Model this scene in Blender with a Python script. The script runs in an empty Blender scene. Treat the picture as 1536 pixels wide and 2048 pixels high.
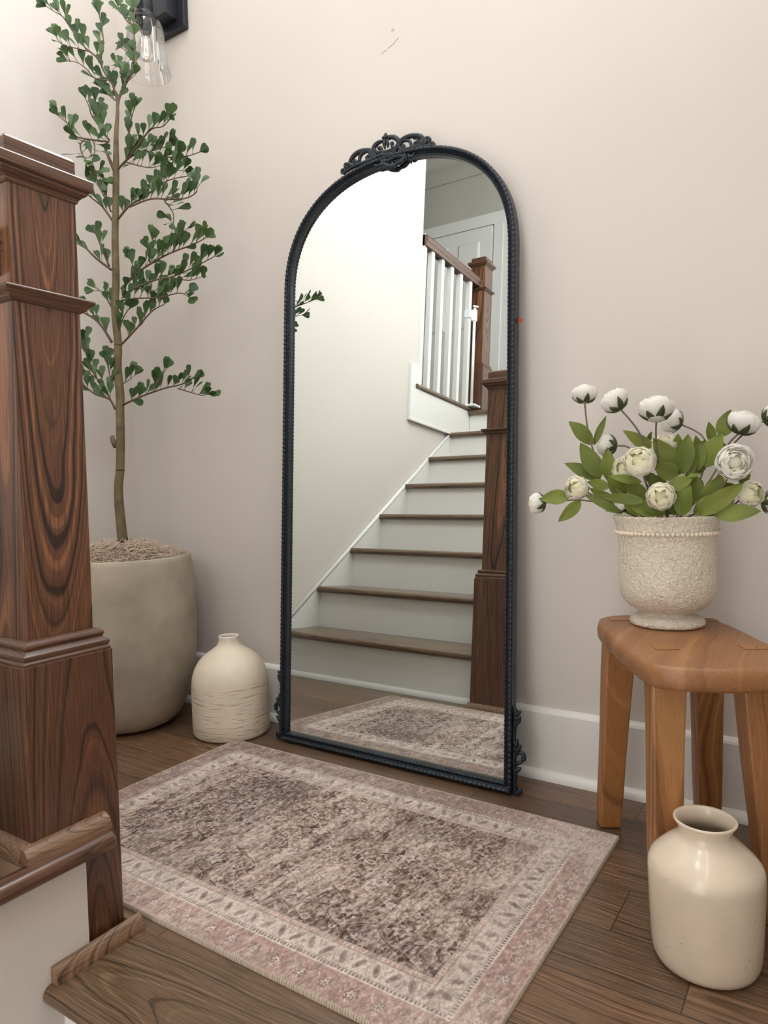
import bpy, bmesh, math, random
import numpy as np
from mathutils import Vector, Matrix
R = random.Random(7)
S = bpy.context.scene
COL = S.collection

# ------------------------------------------------------------------ camera
cam_d = bpy.data.cameras.new('camera'); cam = bpy.data.objects.new('camera', cam_d); COL.objects.link(cam)
cr = Vector((0.83865, 0.54410, -0.02490)); cu = Vector((-0.00207, 0.04889, 0.99880)); cf = Vector((-0.54466, 0.83760, -0.04213))
m = Matrix((cr, cu, -cf)).transposed().to_4x4(); m.translation = (2.0696, -1.5928, 0.7113)
cam.matrix_world = m
cam_d.sensor_fit = 'VERTICAL'; cam_d.sensor_height = 24.0; cam_d.lens = 1406.2/2048*24.0
cam_d.clip_start = 0.02
S.camera = cam
# ------------------------------------------------------------------ world, lights, exposure
W = bpy.data.worlds.new('world'); S.world = W; W.use_nodes = True
W.node_tree.nodes['Background'].inputs[0].default_value = (1.0, 0.975, 0.95, 1)
W.node_tree.nodes['Background'].inputs[1].default_value = 2.5
def area(name, loc, rot, sx, sy, power, col=(1,1,1)):
    d = bpy.data.lights.new(name, 'AREA'); d.shape = 'RECTANGLE'; d.size = sx; d.size_y = sy; d.energy = power; d.color = col
    o = bpy.data.objects.new(name, d); COL.objects.link(o); o.location = loc; o.rotation_euler = rot; return o
area('window_daylight_back', (1.50, -0.01, 3.05), (math.radians(-90), 0, 0), 0.96, 1.3, 40, (0.92, 0.97, 1.0))
area('window_daylight_right', (2.24, -2.0, 3.05), (0, math.radians(90), 0), 1.5, 1.5, 24, (0.94, 0.97, 1.0))
area('landing_fill_light', (0.95, -0.95, 4.12), (0, 0, 0), 0.6, 0.6, 13, (0.97, 0.985, 1.0))  # unseen fill added above the landing to brighten the treads and risers
area('hall_ceiling_lamp', (1.2, -2.2, 4.14), (0, 0, 0), 0.5, 0.5, 5, (1.0, 0.96, 0.9))
S.view_settings.view_transform = 'Standard'; S.view_settings.look = 'None'
S.view_settings.gamma = 1.0; S.view_settings.use_curve_mapping = False
S.view_settings.exposure = 0.38

# ------------------------------------------------------------------ helpers
def srgb(r, g, b):
    f = lambda c: (c/255/12.92) if c/255 <= 0.04045 else ((c/255+0.055)/1.055)**2.4
    return (f(r), f(g), f(b), 1)
ORG = [Vector((0, 0, 0))]
class MB:
    def __init__(s): s.v = []; s.f = []
    def add(s, vs, fs):
        o = len(s.v); s.v += [tuple(v) for v in vs]; s.f += [tuple(i+o for i in f) for f in fs]; return s
    def box(s, x0, x1, y0, y1, z0, z1):
        vs = [(x, y, z) for z in (z0, z1) for y in (y0, y1) for x in (x0, x1)]
        return s.add(vs, [(0,2,3,1),(4,5,7,6),(0,1,5,4),(2,6,7,3),(0,4,6,2),(1,3,7,5)])
    def hexa(s, b, t):
        return s.add(list(b)+list(t), [(3,2,1,0),(4,5,6,7),(0,1,5,4),(1,2,6,5),(2,3,7,6),(3,0,4,7)])
    def prism(s, poly, axis, a0, a1):
        def P(p, a):
            return (a, p[0], p[1]) if axis == 'x' else ((p[0], a, p[1]) if axis == 'y' else (p[0], p[1], a))
        n = len(poly); vs = [P(p, a0) for p in poly]+[P(p, a1) for p in poly]
        fs = [tuple(range(n-1, -1, -1)), tuple(range(n, 2*n))]+[(i, (i+1) % n, n+(i+1) % n, n+i) for i in range(n)]
        return s.add(vs, fs)
    def sqlathe(s, prof, cx, cy, hx, hy, z0=0.0):
        vs = []
        for o, z in prof:
            vs += [(cx-hx-o, cy-hy-o, z+z0), (cx+hx+o, cy-hy-o, z+z0), (cx+hx+o, cy+hy+o, z+z0), (cx-hx-o, cy+hy+o, z+z0)]
        fs = [(3,2,1,0)]; n = len(prof)
        for i in range(n-1):
            for k in range(4): fs.append((4*i+k, 4*i+(k+1) % 4, 4*i+4+(k+1) % 4, 4*i+4+k))
        fs.append((4*n-4, 4*n-3, 4*n-2, 4*n-1)); return s.add(vs, fs)
    def lathe(s, prof, cx, cy, n=64, z0=0.0, ex=1.0, ey=1.0, cap0=True, cap1=False):
        vs = []
        for r, z in prof:
            for k in range(n):
                a = 2*math.pi*k/n; vs.append((cx+r*ex*math.cos(a), cy+r*ey*math.sin(a), z+z0))
        fs = []
        for i in range(len(prof)-1):
            for k in range(n): fs.append((n*i+k, n*i+(k+1) % n, n*i+n+(k+1) % n, n*i+n+k))
        if cap0: fs.append(tuple(range(n-1, -1, -1)))
        if cap1: fs.append(tuple(range(n*(len(prof)-1), n*len(prof))))
        return s.add(vs, fs)
    def tube(s, pts, rad, n=8, smooth=0, flat=1.0, fdir=None):
        P = [Vector(p) for p in pts]
        if not hasattr(rad, '__len__'): rad = [rad]*len(P)
        rad = list(rad)
        while len(rad) < len(P): rad.append(rad[-1])
        if smooth and len(P) > 2: P, rad = catmull(P, rad, smooth)
        T = [(P[min(i+1, len(P)-1)]-P[max(i-1, 0)]).normalized() for i in range(len(P))]
        a = fdir if fdir else (Vector((0, 0, 1)) if abs(T[0].z) < 0.9 else Vector((1, 0, 0)))
        nrm = (a-T[0]*a.dot(T[0])).normalized(); vs = []
        for i, p in enumerate(P):
            nrm = nrm-T[i]*nrm.dot(T[i])
            if nrm.length < 1e-6: nrm = T[i].orthogonal()
            nrm.normalize(); b = T[i].cross(nrm)
            for k in range(n):
                q = 2*math.pi*k/n; vs.append(p+nrm*math.cos(q)*rad[i]*flat+b*math.sin(q)*rad[i])
        fs = [(n*i+k, n*i+(k+1) % n, n*i+n+(k+1) % n, n*i+n+k) for i in range(len(P)-1) for k in range(n)]
        fs += [tuple(range(n-1, -1, -1)), tuple(range(n*(len(P)-1), n*len(P)))]
        return s.add(vs, fs)
    def ball(s, c, r, nu=12, nv=8, sx=1, sy=1, sz=1):
        vs = [(c[0], c[1], c[2]-r*sz)]; fs = []
        for j in range(1, nv):
            t = math.pi*j/nv
            for k in range(nu):
                a = 2*math.pi*k/nu; vs.append((c[0]+r*sx*math.sin(t)*math.cos(a), c[1]+r*sy*math.sin(t)*math.sin(a), c[2]-r*sz*math.cos(t)))
        vs.append((c[0], c[1], c[2]+r*sz)); L = len(vs)-1
        for k in range(nu):
            fs.append((0, 1+(k+1) % nu, 1+k)); fs.append((L, L-nu+k, L-nu+(k+1) % nu))
        for j in range(nv-2):
            for k in range(nu):
                a = 1+j*nu+k; b = 1+j*nu+(k+1) % nu; fs.append((a, b, b+nu, a+nu))
        return s.add(vs, fs)
    def build(s, name, mat, parent=None, smooth=False, bevel=0, seg=2, solid=0, sub=0, angle=None):
        me = bpy.data.meshes.new(name); o = ORG[0]
        if parent is not None and parent.get('_local') is None: pv = o
        else: pv = Vector((0, 0, 0))
        me.from_pydata([(v[0]-pv.x, v[1]-pv.y, v[2]-pv.z) for v in s.v], [], s.f); me.validate(); me.update()
        ob = bpy.data.objects.new(name, me); COL.objects.link(ob); me.materials.append(mat)
        if parent: ob.parent = parent
        if smooth: me.polygons.foreach_set('use_smooth', [True]*len(me.polygons))
        if angle: me.set_sharp_from_angle(angle=math.radians(angle))
        if solid: q = ob.modifiers.new('solid', 'SOLIDIFY'); q.thickness = solid; q.offset = 0
        if bevel: q = ob.modifiers.new('bevel', 'BEVEL'); q.width = bevel; q.segments = seg; q.limit_method = 'ANGLE'; q.angle_limit = math.radians(35)
        if sub: q = ob.modifiers.new('sub', 'SUBSURF'); q.levels = sub; q.render_levels = sub
        return ob
def catmull(P, rad, k):
    Q = []; Rr = []; n = len(P)
    for i in range(n-1):
        p0, p1, p2, p3 = P[max(i-1, 0)], P[i], P[i+1], P[min(i+2, n-1)]
        for j in range(k):
            t = j/k; Q.append(0.5*((2*p1)+(p2-p0)*t+(2*p0-5*p1+4*p2-p3)*t*t+(3*p1-p0-3*p2+p3)*t**3)); Rr.append(rad[i]*(1-t)+rad[i+1]*t)
    Q.append(P[-1]); Rr.append(rad[-1]); return Q, Rr
def thing(name, label, cat, loc, group=None):
    o = bpy.data.objects.new(name, None); COL.objects.link(o); o.location = loc; o['label'] = label; o['category'] = cat
    o.empty_display_size = 0.05
    if group: o['group'] = group
    ORG[0] = Vector(loc); return o
def tag(o, label, cat, group=None):
    o['label'] = label; o['category'] = cat
    if group: o['group'] = group
    return o
def struct(o): o['kind'] = 'structure'; return o
def home(): ORG[0] = Vector((0, 0, 0))

# ------------------------------------------------------------------ materials
def new_mat(name):
    mt = bpy.data.materials.new(name); mt.use_nodes = True
    nt = mt.node_tree; return mt, nt, nt.nodes['Principled BSDF']
def N(nt, typ, **kw):
    n = nt.nodes.new(typ)
    for k, v in kw.items():
        if k.startswith('i_'):
            key = k[2:]; key = int(key) if key.isdigit() else key.replace('_', ' ')
            n.inputs[key].default_value = v
        else: setattr(n, k, v)
    return n
def math_n(nt, op, a, b=None, c=None):
    n = nt.nodes.new('ShaderNodeMath'); n.operation = op
    for i, v in enumerate((a, b, c)):
        if v is None: continue
        if isinstance(v, (int, float)): n.inputs[i].default_value = v
        else: nt.links.new(v, n.inputs[i])
    return n.outputs[0]
def ramp(nt, fac, stops, interp='LINEAR'):
    n = nt.nodes.new('ShaderNodeValToRGB'); n.color_ramp.interpolation = interp; e = n.color_ramp.elements
    e[0].position, e[0].color = stops[0]; e[1].position, e[1].color = stops[-1]
    for p, c in stops[1:-1]: q = e.new(p); q.color = c
    nt.links.new(fac, n.inputs[0]); return n.outputs[0]
def mixc(nt, fac, a, b, mode='MIX'):
    n = nt.nodes.new('ShaderNodeMix'); n.data_type = 'RGBA'; n.blend_type = mode
    for i, v in ((0, fac), (6, a), (7, b)):
        if isinstance(v, (int, float)): n.inputs[i].default_value = v
        elif isinstance(v, tuple): n.inputs[i].default_value = v
        else: nt.links.new(v, n.inputs[i])
    return n.outputs[2]
def bump(nt, bsdf, h, strength, dist=0.001):
    b = nt.nodes.new('ShaderNodeBump'); b.inputs['Strength'].default_value = strength; b.inputs['Distance'].default_value = dist
    nt.links.new(h, b.inputs['Height']); nt.links.new(b.outputs[0], bsdf.inputs['Normal'])
def plain(name, col, rough=0.5, noise=0.04, nscale=6, bmp=0.0, bscale=200, metallic=0, coat=0, spec=0.5, bdist=0.001):
    mt, nt, b = new_mat(name); tc = N(nt, 'ShaderNodeTexCoord')
    nz = N(nt, 'ShaderNodeTexNoise', i_Scale=nscale, i_Detail=3.0); nt.links.new(tc.outputs['Object'], nz.inputs['Vector'])
    d = tuple(max(0, c*(1-noise*2)) for c in col[:3])+(1,); l = tuple(min(1, c*(1+noise*2)) for c in col[:3])+(1,)
    nt.links.new(ramp(nt, nz.outputs[0], [(0.3, d), (0.7, l)]), b.inputs['Base Color'])
    b.inputs['Roughness'].default_value = rough; b.inputs['Metallic'].default_value = metallic
    b.inputs['Specular IOR Level'].default_value = spec
    if coat: b.inputs['Coat Weight'].default_value = coat; b.inputs['Coat Roughness'].default_value = 0.12
    if bmp:
        n2 = N(nt, 'ShaderNodeTexNoise', i_Scale=bscale, i_Detail=2.0); nt.links.new(tc.outputs['Object'], n2.inputs['Vector'])
        bump(nt, b, n2.outputs[0], bmp, bdist)
    return mt
def wood(name, dark, mid, light, grain='Z', ring=95, tilt=0.08, off=(0.03, 0.02), rough=0.3, coat=0.4, seed=0.0, pore=0.45, planks=None, ctilt=None, distort=0.02, stretch=1.3, light_pos=0.72, contrast=0.0, bmp=0.15):
    """Sawn timber: growth rings around a pith line that runs (slightly tilted) along the grain, plus fine pores."""
    mt, nt, b = new_mat(name); tc = N(nt, 'ShaderNodeTexCoord'); sep = N(nt, 'ShaderNodeSeparateXYZ')
    nt.links.new(tc.outputs['Object'], sep.inputs[0]); X, Y, Z = sep.outputs
    if grain == 'Z': g, a, c = Z, X, Y
    elif grain == 'X': g, a, c = X, Y, Z
    else: g, a, c = Y, X, Z
    g0, a0 = g, a; seam = None; rnd = None
    if planks:
        w, L = planks
        idx = math_n(nt, 'FLOOR', math_n(nt, 'DIVIDE', a, w))
        wn = N(nt, 'ShaderNodeTexWhiteNoise', noise_dimensions='1D'); nt.links.new(idx, wn.inputs['W'])
        gs = math_n(nt, 'ADD', g, math_n(nt, 'MULTIPLY', wn.outputs['Value'], L*7.3))
        j = math_n(nt, 'FLOOR', math_n(nt, 'DIVIDE', gs, L))
        wn2 = N(nt, 'ShaderNodeTexWhiteNoise', noise_dimensions='2D'); cv = N(nt, 'ShaderNodeCombineXYZ')
        nt.links.new(idx, cv.inputs[0]); nt.links.new(j, cv.inputs[1]); nt.links.new(cv.outputs[0], wn2.inputs['Vector'])
        rnd = wn2.outputs['Value']
        fa = math_n(nt, 'PINGPONG', math_n(nt, 'DIVIDE', a, w), 0.5)   # 0 at the seam
        fa = math_n(nt, 'ABSOLUTE', math_n(nt, 'SUBTRACT', math_n(nt, 'FRACT', math_n(nt, 'DIVIDE', a, w)), 0.5))
        s1 = math_n(nt, 'GREATER_THAN', fa, 0.5-0.0013/w)
        fg = math_n(nt, 'ABSOLUTE', math_n(nt, 'SUBTRACT', math_n(nt, 'FRACT', math_n(nt, 'DIVIDE', gs, L)), 0.5))
        s2 = math_n(nt, 'GREATER_THAN', fg, 0.5-0.0013/L); seam = math_n(nt, 'MAXIMUM', s1, s2)
        # each board cut from another part of the log
        a = math_n(nt, 'SUBTRACT', math_n(nt, 'MULTIPLY', math_n(nt, 'SUBTRACT', math_n(nt, 'FRACT', math_n(nt, 'DIVIDE', a, w)), 0.5), w), math_n(nt, 'MULTIPLY', math_n(nt, 'SUBTRACT', rnd, 0.5), 0.12))
        g = math_n(nt, 'ADD', g, math_n(nt, 'MULTIPLY', rnd, 13.0))
    gl = math_n(nt, 'MULTIPLY', g, stretch)
    v1 = N(nt, 'ShaderNodeCombineXYZ'); nt.links.new(gl, v1.inputs[2])
    nt.links.new(math_n(nt, 'MULTIPLY', a, 3.0), v1.inputs[0]); nt.links.new(math_n(nt, 'MULTIPLY', c, 3.0), v1.inputs[1])
    n1 = N(nt, 'ShaderNodeTexNoise', i_Scale=1.7, i_Detail=2.5); nt.links.new(v1.outputs[0], n1.inputs['Vector'])
    wob = math_n(nt, 'MULTIPLY', math_n(nt, 'SUBTRACT', n1.outputs[0], 0.5), distort*2.2)
    aa = math_n(nt, 'ADD', math_n(nt, 'ADD', a, off[0]), math_n(nt, 'ADD', math_n(nt, 'MULTIPLY', g0, tilt), wob))
    cc = math_n(nt, 'ADD', math_n(nt, 'ADD', c, off[1]), math_n(nt, 'ADD', math_n(nt, 'MULTIPLY', g0, tilt*0.15 if ctilt is None else ctilt), math_n(nt, 'MULTIPLY', wob, 0.6)))
    d = math_n(nt, 'SQRT', math_n(nt, 'ADD', math_n(nt, 'POWER', math_n(nt, 'ABSOLUTE', aa), 2.0), math_n(nt, 'POWER', math_n(nt, 'ABSOLUTE', cc), 2.0)))
    rw = math_n(nt, 'ADD', math_n(nt, 'MULTIPLY', d, float(ring)), seed)
    if rnd is not None: rw = math_n(nt, 'ADD', rw, math_n(nt, 'MULTIPLY', rnd, 31.0))
    nr = N(nt, 'ShaderNodeTexNoise', noise_dimensions='1D', i_Scale=1.0, i_Detail=2.0); nt.links.new(rw, nr.inputs['W'])
    v2 = N(nt, 'ShaderNodeCombineXYZ'); nt.links.new(math_n(nt, 'MULTIPLY', g, 14.0), v2.inputs[2])
    nt.links.new(math_n(nt, 'MULTIPLY', a, 420.0), v2.inputs[0]); nt.links.new(math_n(nt, 'MULTIPLY', c, 420.0), v2.inputs[1])
    n2 = N(nt, 'ShaderNodeTexNoise', i_Scale=1.0, i_Detail=2.0); nt.links.new(v2.outputs[0], n2.inputs['Vector'])
    k = contrast
    base = ramp(nt, nr.outputs[0], [(0.30+k, dark), (0.44+k/2, mid), (0.56, mid), (light_pos-k, light)])
    pf = ramp(nt, n2.outputs[0], [(0.34, (1-pore, 1-pore, 1-pore, 1)), (0.56, (1, 1, 1, 1))])
    colr = mixc(nt, 1.0, base, pf, 'MULTIPLY')
    if rnd is not None:
        tint = ramp(nt, rnd, [(0.0, (0.72, 0.70, 0.70, 1)), (0.5, (0.95, 0.95, 0.93, 1)), (1.0, (1.18, 1.1, 1.02, 1))])
        colr = mixc(nt, 1.0, colr, tint, 'MULTIPLY')
        colr = mixc(nt, math_n(nt, 'MULTIPLY', seam, 0.75), colr, (dark[0]*0.4, dark[1]*0.4, dark[2]*0.4, 1))
    nt.links.new(colr, b.inputs['Base Color']); b.inputs['Roughness'].default_value = rough
    if coat: b.inputs['Coat Weight'].default_value = coat; b.inputs['Coat Roughness'].default_value = 0.18
    bump(nt, b, n2.outputs[0], bmp, 0.0008)
    return mt

M = {}
M['wall'] = plain('wall_paint', srgb(211, 204, 197), 0.62, 0.012, 1.5, 0.12, 260)
M['trim'] = plain('trim_paint', srgb(226, 224, 220), 0.38, 0.01, 2.0, 0.05, 60)
M['ceil'] = plain('ceiling_paint', srgb(225, 222, 216), 0.8, 0.01)
M['hallwall'] = plain('hall_paint', srgb(186, 182, 172), 0.62, 0.012)
DK, MD, LT = srgb(52, 34, 26), srgb(106, 70, 49), srgb(142, 94, 64)
M['newel'] = wood('newel_oak', DK, MD, LT, 'Z', ring=230, tilt=-0.085, off=(0.053, 0.012), rough=0.3, coat=0.3, seed=3.3, distort=0.02, pore=0.5, contrast=0.02)
M['newel_base'] = wood('newel_base_oak', srgb(52, 33, 25), srgb(96, 62, 44), srgb(116, 77, 54), 'Z', ring=330, tilt=0.05, off=(0.02, -0.03), rough=0.32, coat=0.3, seed=9.0, distort=0.012)
M['mould'] = wood('moulding_oak', DK, srgb(98, 67, 49), srgb(124, 87, 64), 'Y', ring=300, tilt=0.03, rough=0.34, coat=0.2, seed=1.0)
M['qround'] = wood('bare_oak_moulding', srgb(84, 62, 46), srgb(134, 102, 78), srgb(158, 124, 98), 'Y', ring=420, tilt=0.25, off=(0.02,0.03), rough=0.45, coat=0.1, seed=4.0, distort=0.03)
M['tread'] = wood('tread_oak', srgb(72, 56, 44), srgb(112, 90, 70), srgb(138, 112, 88), 'X', ring=260, tilt=0.05, rough=0.3, coat=0.35, seed=2.0)
M['edge'] = wood('landing_edge_oak', srgb(76, 58, 43), srgb(108, 84, 63), srgb(128, 103, 79), 'X', ring=300, tilt=0.0, ctilt=0.085, off=(0.985, -0.165), rough=0.36, coat=0.15, seed=5.0, distort=0.014, stretch=2.0)
M['floor'] = wood('floor_oak', srgb(72, 54, 41), srgb(112, 87, 67), srgb(136, 109, 86), 'X', ring=300, tilt=0.03, off=(0.0, 0.018), rough=0.34, coat=0.2, seed=8.0, planks=(0.127, 0.95), distort=0.025)
M['stool'] = wood('stool_teak', srgb(128, 84, 48), srgb(156, 106, 60), srgb(176, 126, 76), 'Z', ring=110, tilt=0.1, off=(0.02, 0.03), rough=0.5, coat=0.1, seed=2.0, pore=0.16, distort=0.05, bmp=0.1)
M['stooltop'] = wood('stool_top_teak', srgb(124, 82, 50), srgb(148, 101, 62), srgb(166, 118, 76), 'Y', ring=26, tilt=0.12, off=(0.05, -0.40), rough=0.48, coat=0.12, seed=6.0, pore=0.2, distort=0.06, bmp=0.1)
M['frame'] = plain('blackened_iron', srgb(28, 36, 44), 0.4, 0.12, 60, 0.6, 220, metallic=0.2)
mt, nt, b = new_mat('mirror_silver'); b.inputs['Metallic'].default_value = 1; b.inputs['Roughness'].default_value = 0.0
nz = N(nt, 'ShaderNodeTexNoise', i_Scale=3.0); nt.links.new(ramp(nt, nz.outputs[0], [(0.3, (0.86, 0.915, 0.90, 1)), (0.7, (0.875, 0.925, 0.91, 1))]), b.inputs['Base Color']); M['glass'] = mt
M['backing'] = plain('mirror_backing', srgb(58, 50, 46), 0.7)
M['concrete'] = plain('grey_concrete', srgb(166, 155, 138), 0.8, 0.11, 7, 0.35, 120)
M['trunk'] = plain('trunk_bark', srgb(104, 92, 66), 0.75, 0.16, 26, 0.6, 90)
M['twig'] = plain('twig_bark', srgb(96, 76, 62), 0.7, 0.12, 40)
def leafmat(name, c1, c2, back, scale, rough=0.5):
    mt, nt, b = new_mat(name); tc = N(nt, 'ShaderNodeTexCoord'); nz = N(nt, 'ShaderNodeTexNoise', i_Scale=scale, i_Detail=1.0)
    nt.links.new(tc.outputs['Object'], nz.inputs['Vector']); f = ramp(nt, nz.outputs[0], [(0.35, c1), (0.65, c2)])
    ge = N(nt, 'ShaderNodeNewGeometry'); nt.links.new(mixc(nt, ge.outputs['Backfacing'], f, back), b.inputs['Base Color'])
    b.inputs['Roughness'].default_value = rough
    tr = N(nt, 'ShaderNodeBsdfTranslucent'); nt.links.new(f, tr.inputs['Color']); mx = N(nt, 'ShaderNodeMixShader', i_0=0.15)
    nt.links.new(b.outputs[0], mx.inputs[1]); nt.links.new(tr.outputs[0], mx.inputs[2]); nt.links.new(mx.outputs[0], nt.nodes['Material Output'].inputs[0])
    return mt
M['treeleaf'] = leafmat('ficus_leaf', srgb(50, 78, 40), srgb(76, 102, 56), srgb(98, 124, 78), 18, 0.5)
M['peonyleaf'] = leafmat('peony_leaf', srgb(98, 112, 42), srgb(128, 140, 62), srgb(114, 126, 60), 14, 0.55)
M['sepal'] = plain('sepal_green', srgb(66, 74, 34), 0.6, 0.12, 60)
M['pstem'] = plain('peony_stem', srgb(112, 98, 84), 0.6, 0.1, 60)
def petalmat(name, c_out, c_in):
    mt, nt, b = new_mat(name); at = N(nt, 'ShaderNodeAttribute', attribute_name='depth')
    nt.links.new(ramp(nt, at.outputs['Fac'], [(0.0, c_out), (0.35, c_out), (1.0, c_in)]), b.inputs['Base Color']); b.inputs['Roughness'].default_value = 0.7
    b.inputs['Specular IOR Level'].default_value = 0.2
    tr = N(nt, 'ShaderNodeBsdfTranslucent', i_Color=c_out); mx = N(nt, 'ShaderNodeMixShader', i_0=0.45)
    nt.links.new(b.outputs[0], mx.inputs[1]); nt.links.new(tr.outputs[0], mx.inputs[2]); nt.links.new(mx.outputs[0], nt.nodes['Material Output'].inputs[0])
    return mt
M['petal'] = petalmat('white_petal', srgb(253, 252, 248), srgb(250, 249, 232))
M['petal2'] = petalmat('cream_petal', srgb(252, 250, 240), srgb(247, 244, 208))
M['moss'] = plain('dried_moss', srgb(204, 184, 164), 0.85, 0.14, 60)
M['soil'] = plain('dark_soil', srgb(112, 94, 78), 0.9, 0.2, 60)
# crusty urn glaze
mt, nt, b = new_mat('crackled_urn'); tc = N(nt, 'ShaderNodeTexCoord')
v = N(nt, 'ShaderNodeTexNoise', i_Scale=130.0, i_Detail=5.0, i_Distortion=1.2); v2 = N(nt, 'ShaderNodeTexNoise', i_Scale=9.0, i_Detail=3.0)
nt.links.new(tc.outputs['Object'], v.inputs['Vector']); nt.links.new(tc.outputs['Object'], v2.inputs['Vector'])
nt.links.new(ramp(nt, v2.outputs[0], [(0.35, srgb(224, 213, 195)), (0.65, srgb(236, 227, 211))]), b.inputs['Base Color'])
b.inputs['Roughness'].default_value = 0.42; bump(nt, b, v.outputs[0], 1.0, 0.007); M['urn'] = mt; M['bead'] = plain('urn_bead', srgb(222, 210, 190), 0.55, 0.03, 30)
def speckled(name, c, dots, rough, coat, band=None, dot_s=140, thr=0.09):
    mt, nt, b = new_mat(name); tc = N(nt, 'ShaderNodeTexCoord')
    nz = N(nt, 'ShaderNodeTexNoise', i_Scale=10.0, i_Detail=4.0); nt.links.new(tc.outputs['Object'], nz.inputs['Vector'])
    l = tuple(min(1, x*1.06) for x in c[:3])+(1,); d = tuple(x*0.93 for x in c[:3])+(1,)
    base = ramp(nt, nz.outputs[0], [(0.35, d), (0.65, l)])
    vo = N(nt, 'ShaderNodeTexVoronoi', i_Scale=float(dot_s)); nt.links.new(tc.outputs['Object'], vo.inputs['Vector'])
    n3 = N(nt, 'ShaderNodeTexNoise', i_Scale=55.0); nt.links.new(tc.outputs['Object'], n3.inputs['Vector'])
    dm = math_n(nt, 'MULTIPLY', math_n(nt, 'LESS_THAN', vo.outputs['Distance'], thr*2), math_n(nt, 'GREATER_THAN', n3.outputs[0], 0.62))
    nt.links.new(mixc(nt, dm, base, dots), b.inputs['Base Color']); b.inputs['Roughness'].default_value = rough
    if coat: b.inputs['Coat Weight'].default_value = coat; b.inputs['Coat Roughness'].default_value = 0.08
    return mt, nt, b, tc
M['vase_gloss'], *_ = speckled('cream_glaze', srgb(221, 205, 184), srgb(120, 96, 70), 0.3, 0.6, dot_s=120, thr=0.06)
mtt, nt, b, tc = speckled('raw_ceramic', srgb(224, 211, 192), srgb(176, 150, 118), 0.6, 0, dot_s=90, thr=0.07)
mp = N(nt, 'ShaderNodeMapping'); mp.inputs['Scale'].default_value = (22, 22, 150); nt.links.new(tc.outputs['Object'], mp.inputs[0])
nz = N(nt, 'ShaderNodeTexNoise', i_Scale=1.0, i_Detail=3.0); nt.links.new(mp.outputs[0], nz.inputs['Vector'])
sp = N(nt, 'ShaderNodeSeparateXYZ'); nt.links.new(tc.outputs['Object'], sp.inputs[0])
zl = math_n(nt, 'LESS_THAN', sp.outputs[2], 0.155)
hh = math_n(nt, 'MULTIPLY', zl, ramp(nt, nz.outputs[0], [(0.55, (0, 0, 0, 1)), (0.68, (1, 1, 1, 1))]))
old = b.inputs['Base Color'].links[0].from_socket
nt.links.new(mixc(nt, math_n(nt, 'MULTIPLY', hh, 0.45), old, srgb(186, 156, 120)), b.inputs['Base Color'])
bump(nt, b, math_n(nt, 'MULTIPLY', hh, -1.0), 0.6, 0.002); M['vase_raw'] = mtt
M['black'] = plain('black_metal', srgb(38, 42, 50), 0.35, 0.05, 20, metallic=0.3)
mt, nt, b = new_mat('clear_glass')   # thin clear glass: straight-through light plus a fresnel sheen
tb = N(nt, 'ShaderNodeBsdfTransparent'); gb_ = N(nt, 'ShaderNodeBsdfGlossy', i_Roughness=0.02); lw = N(nt, 'ShaderNodeLayerWeight', i_Blend=0.35)
nz = N(nt, 'ShaderNodeTexNoise', i_Scale=2.0); nt.links.new(ramp(nt, nz.outputs[0], [(0.3, (0.95, 0.96, 0.96, 1)), (0.7, (0.98, 0.98, 0.98, 1))]), tb.inputs['Color'])
mx = N(nt, 'ShaderNodeMixShader'); nt.links.new(math_n(nt, 'ADD', math_n(nt, 'MULTIPLY', lw.outputs['Fresnel'], 0.6), 0.03), mx.inputs[0]); nt.links.new(tb.outputs[0], mx.inputs[1]); nt.links.new(gb_.outputs[0], mx.inputs[2])
nt.links.new(mx.outputs[0], nt.nodes['Material Output'].inputs[0]); M['clear'] = mt
mt, nt, b = new_mat('glowing_filament'); b.inputs['Emission Color'].default_value = (1.0, 0.55, 0.28, 1); b.inputs['Emission Strength'].default_value = 4.0; M['filament'] = mt
M['white'] = plain('white_plastic', srgb(236, 238, 240), 0.4)
M['red'] = plain('red_ribbon', srgb(170, 52, 50), 0.6)
M['scuff'] = plain('grey_scuff', srgb(182, 176, 170), 0.8)
TRUNK = [[0.255,-0.248,0.55],[0.252,-0.249,0.565],[0.246,-0.252,0.701],[0.253,-0.248,0.768],[0.258,-0.246,0.858],[0.26,-0.245,0.947],[0.262,-0.244,0.992],[0.258,-0.246,1.074],[0.262,-0.244,1.14],[0.257,-0.246,1.244],[0.263,-0.243,1.331],[0.265,-0.242,1.448],[0.272,-0.239,1.564],[0.276,-0.237,1.651],[0.28,-0.235,1.747],[0.286,-0.232,1.808],[0.289,-0.231,1.844],[0.301,-0.224,1.877],[0.335,-0.208,1.937],[0.343,-0.204,1.97],[0.339,-0.205,2.058],[0.348,-0.201,2.13],[0.352,-0.199,2.214],[0.349,-0.2,2.284]]
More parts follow.
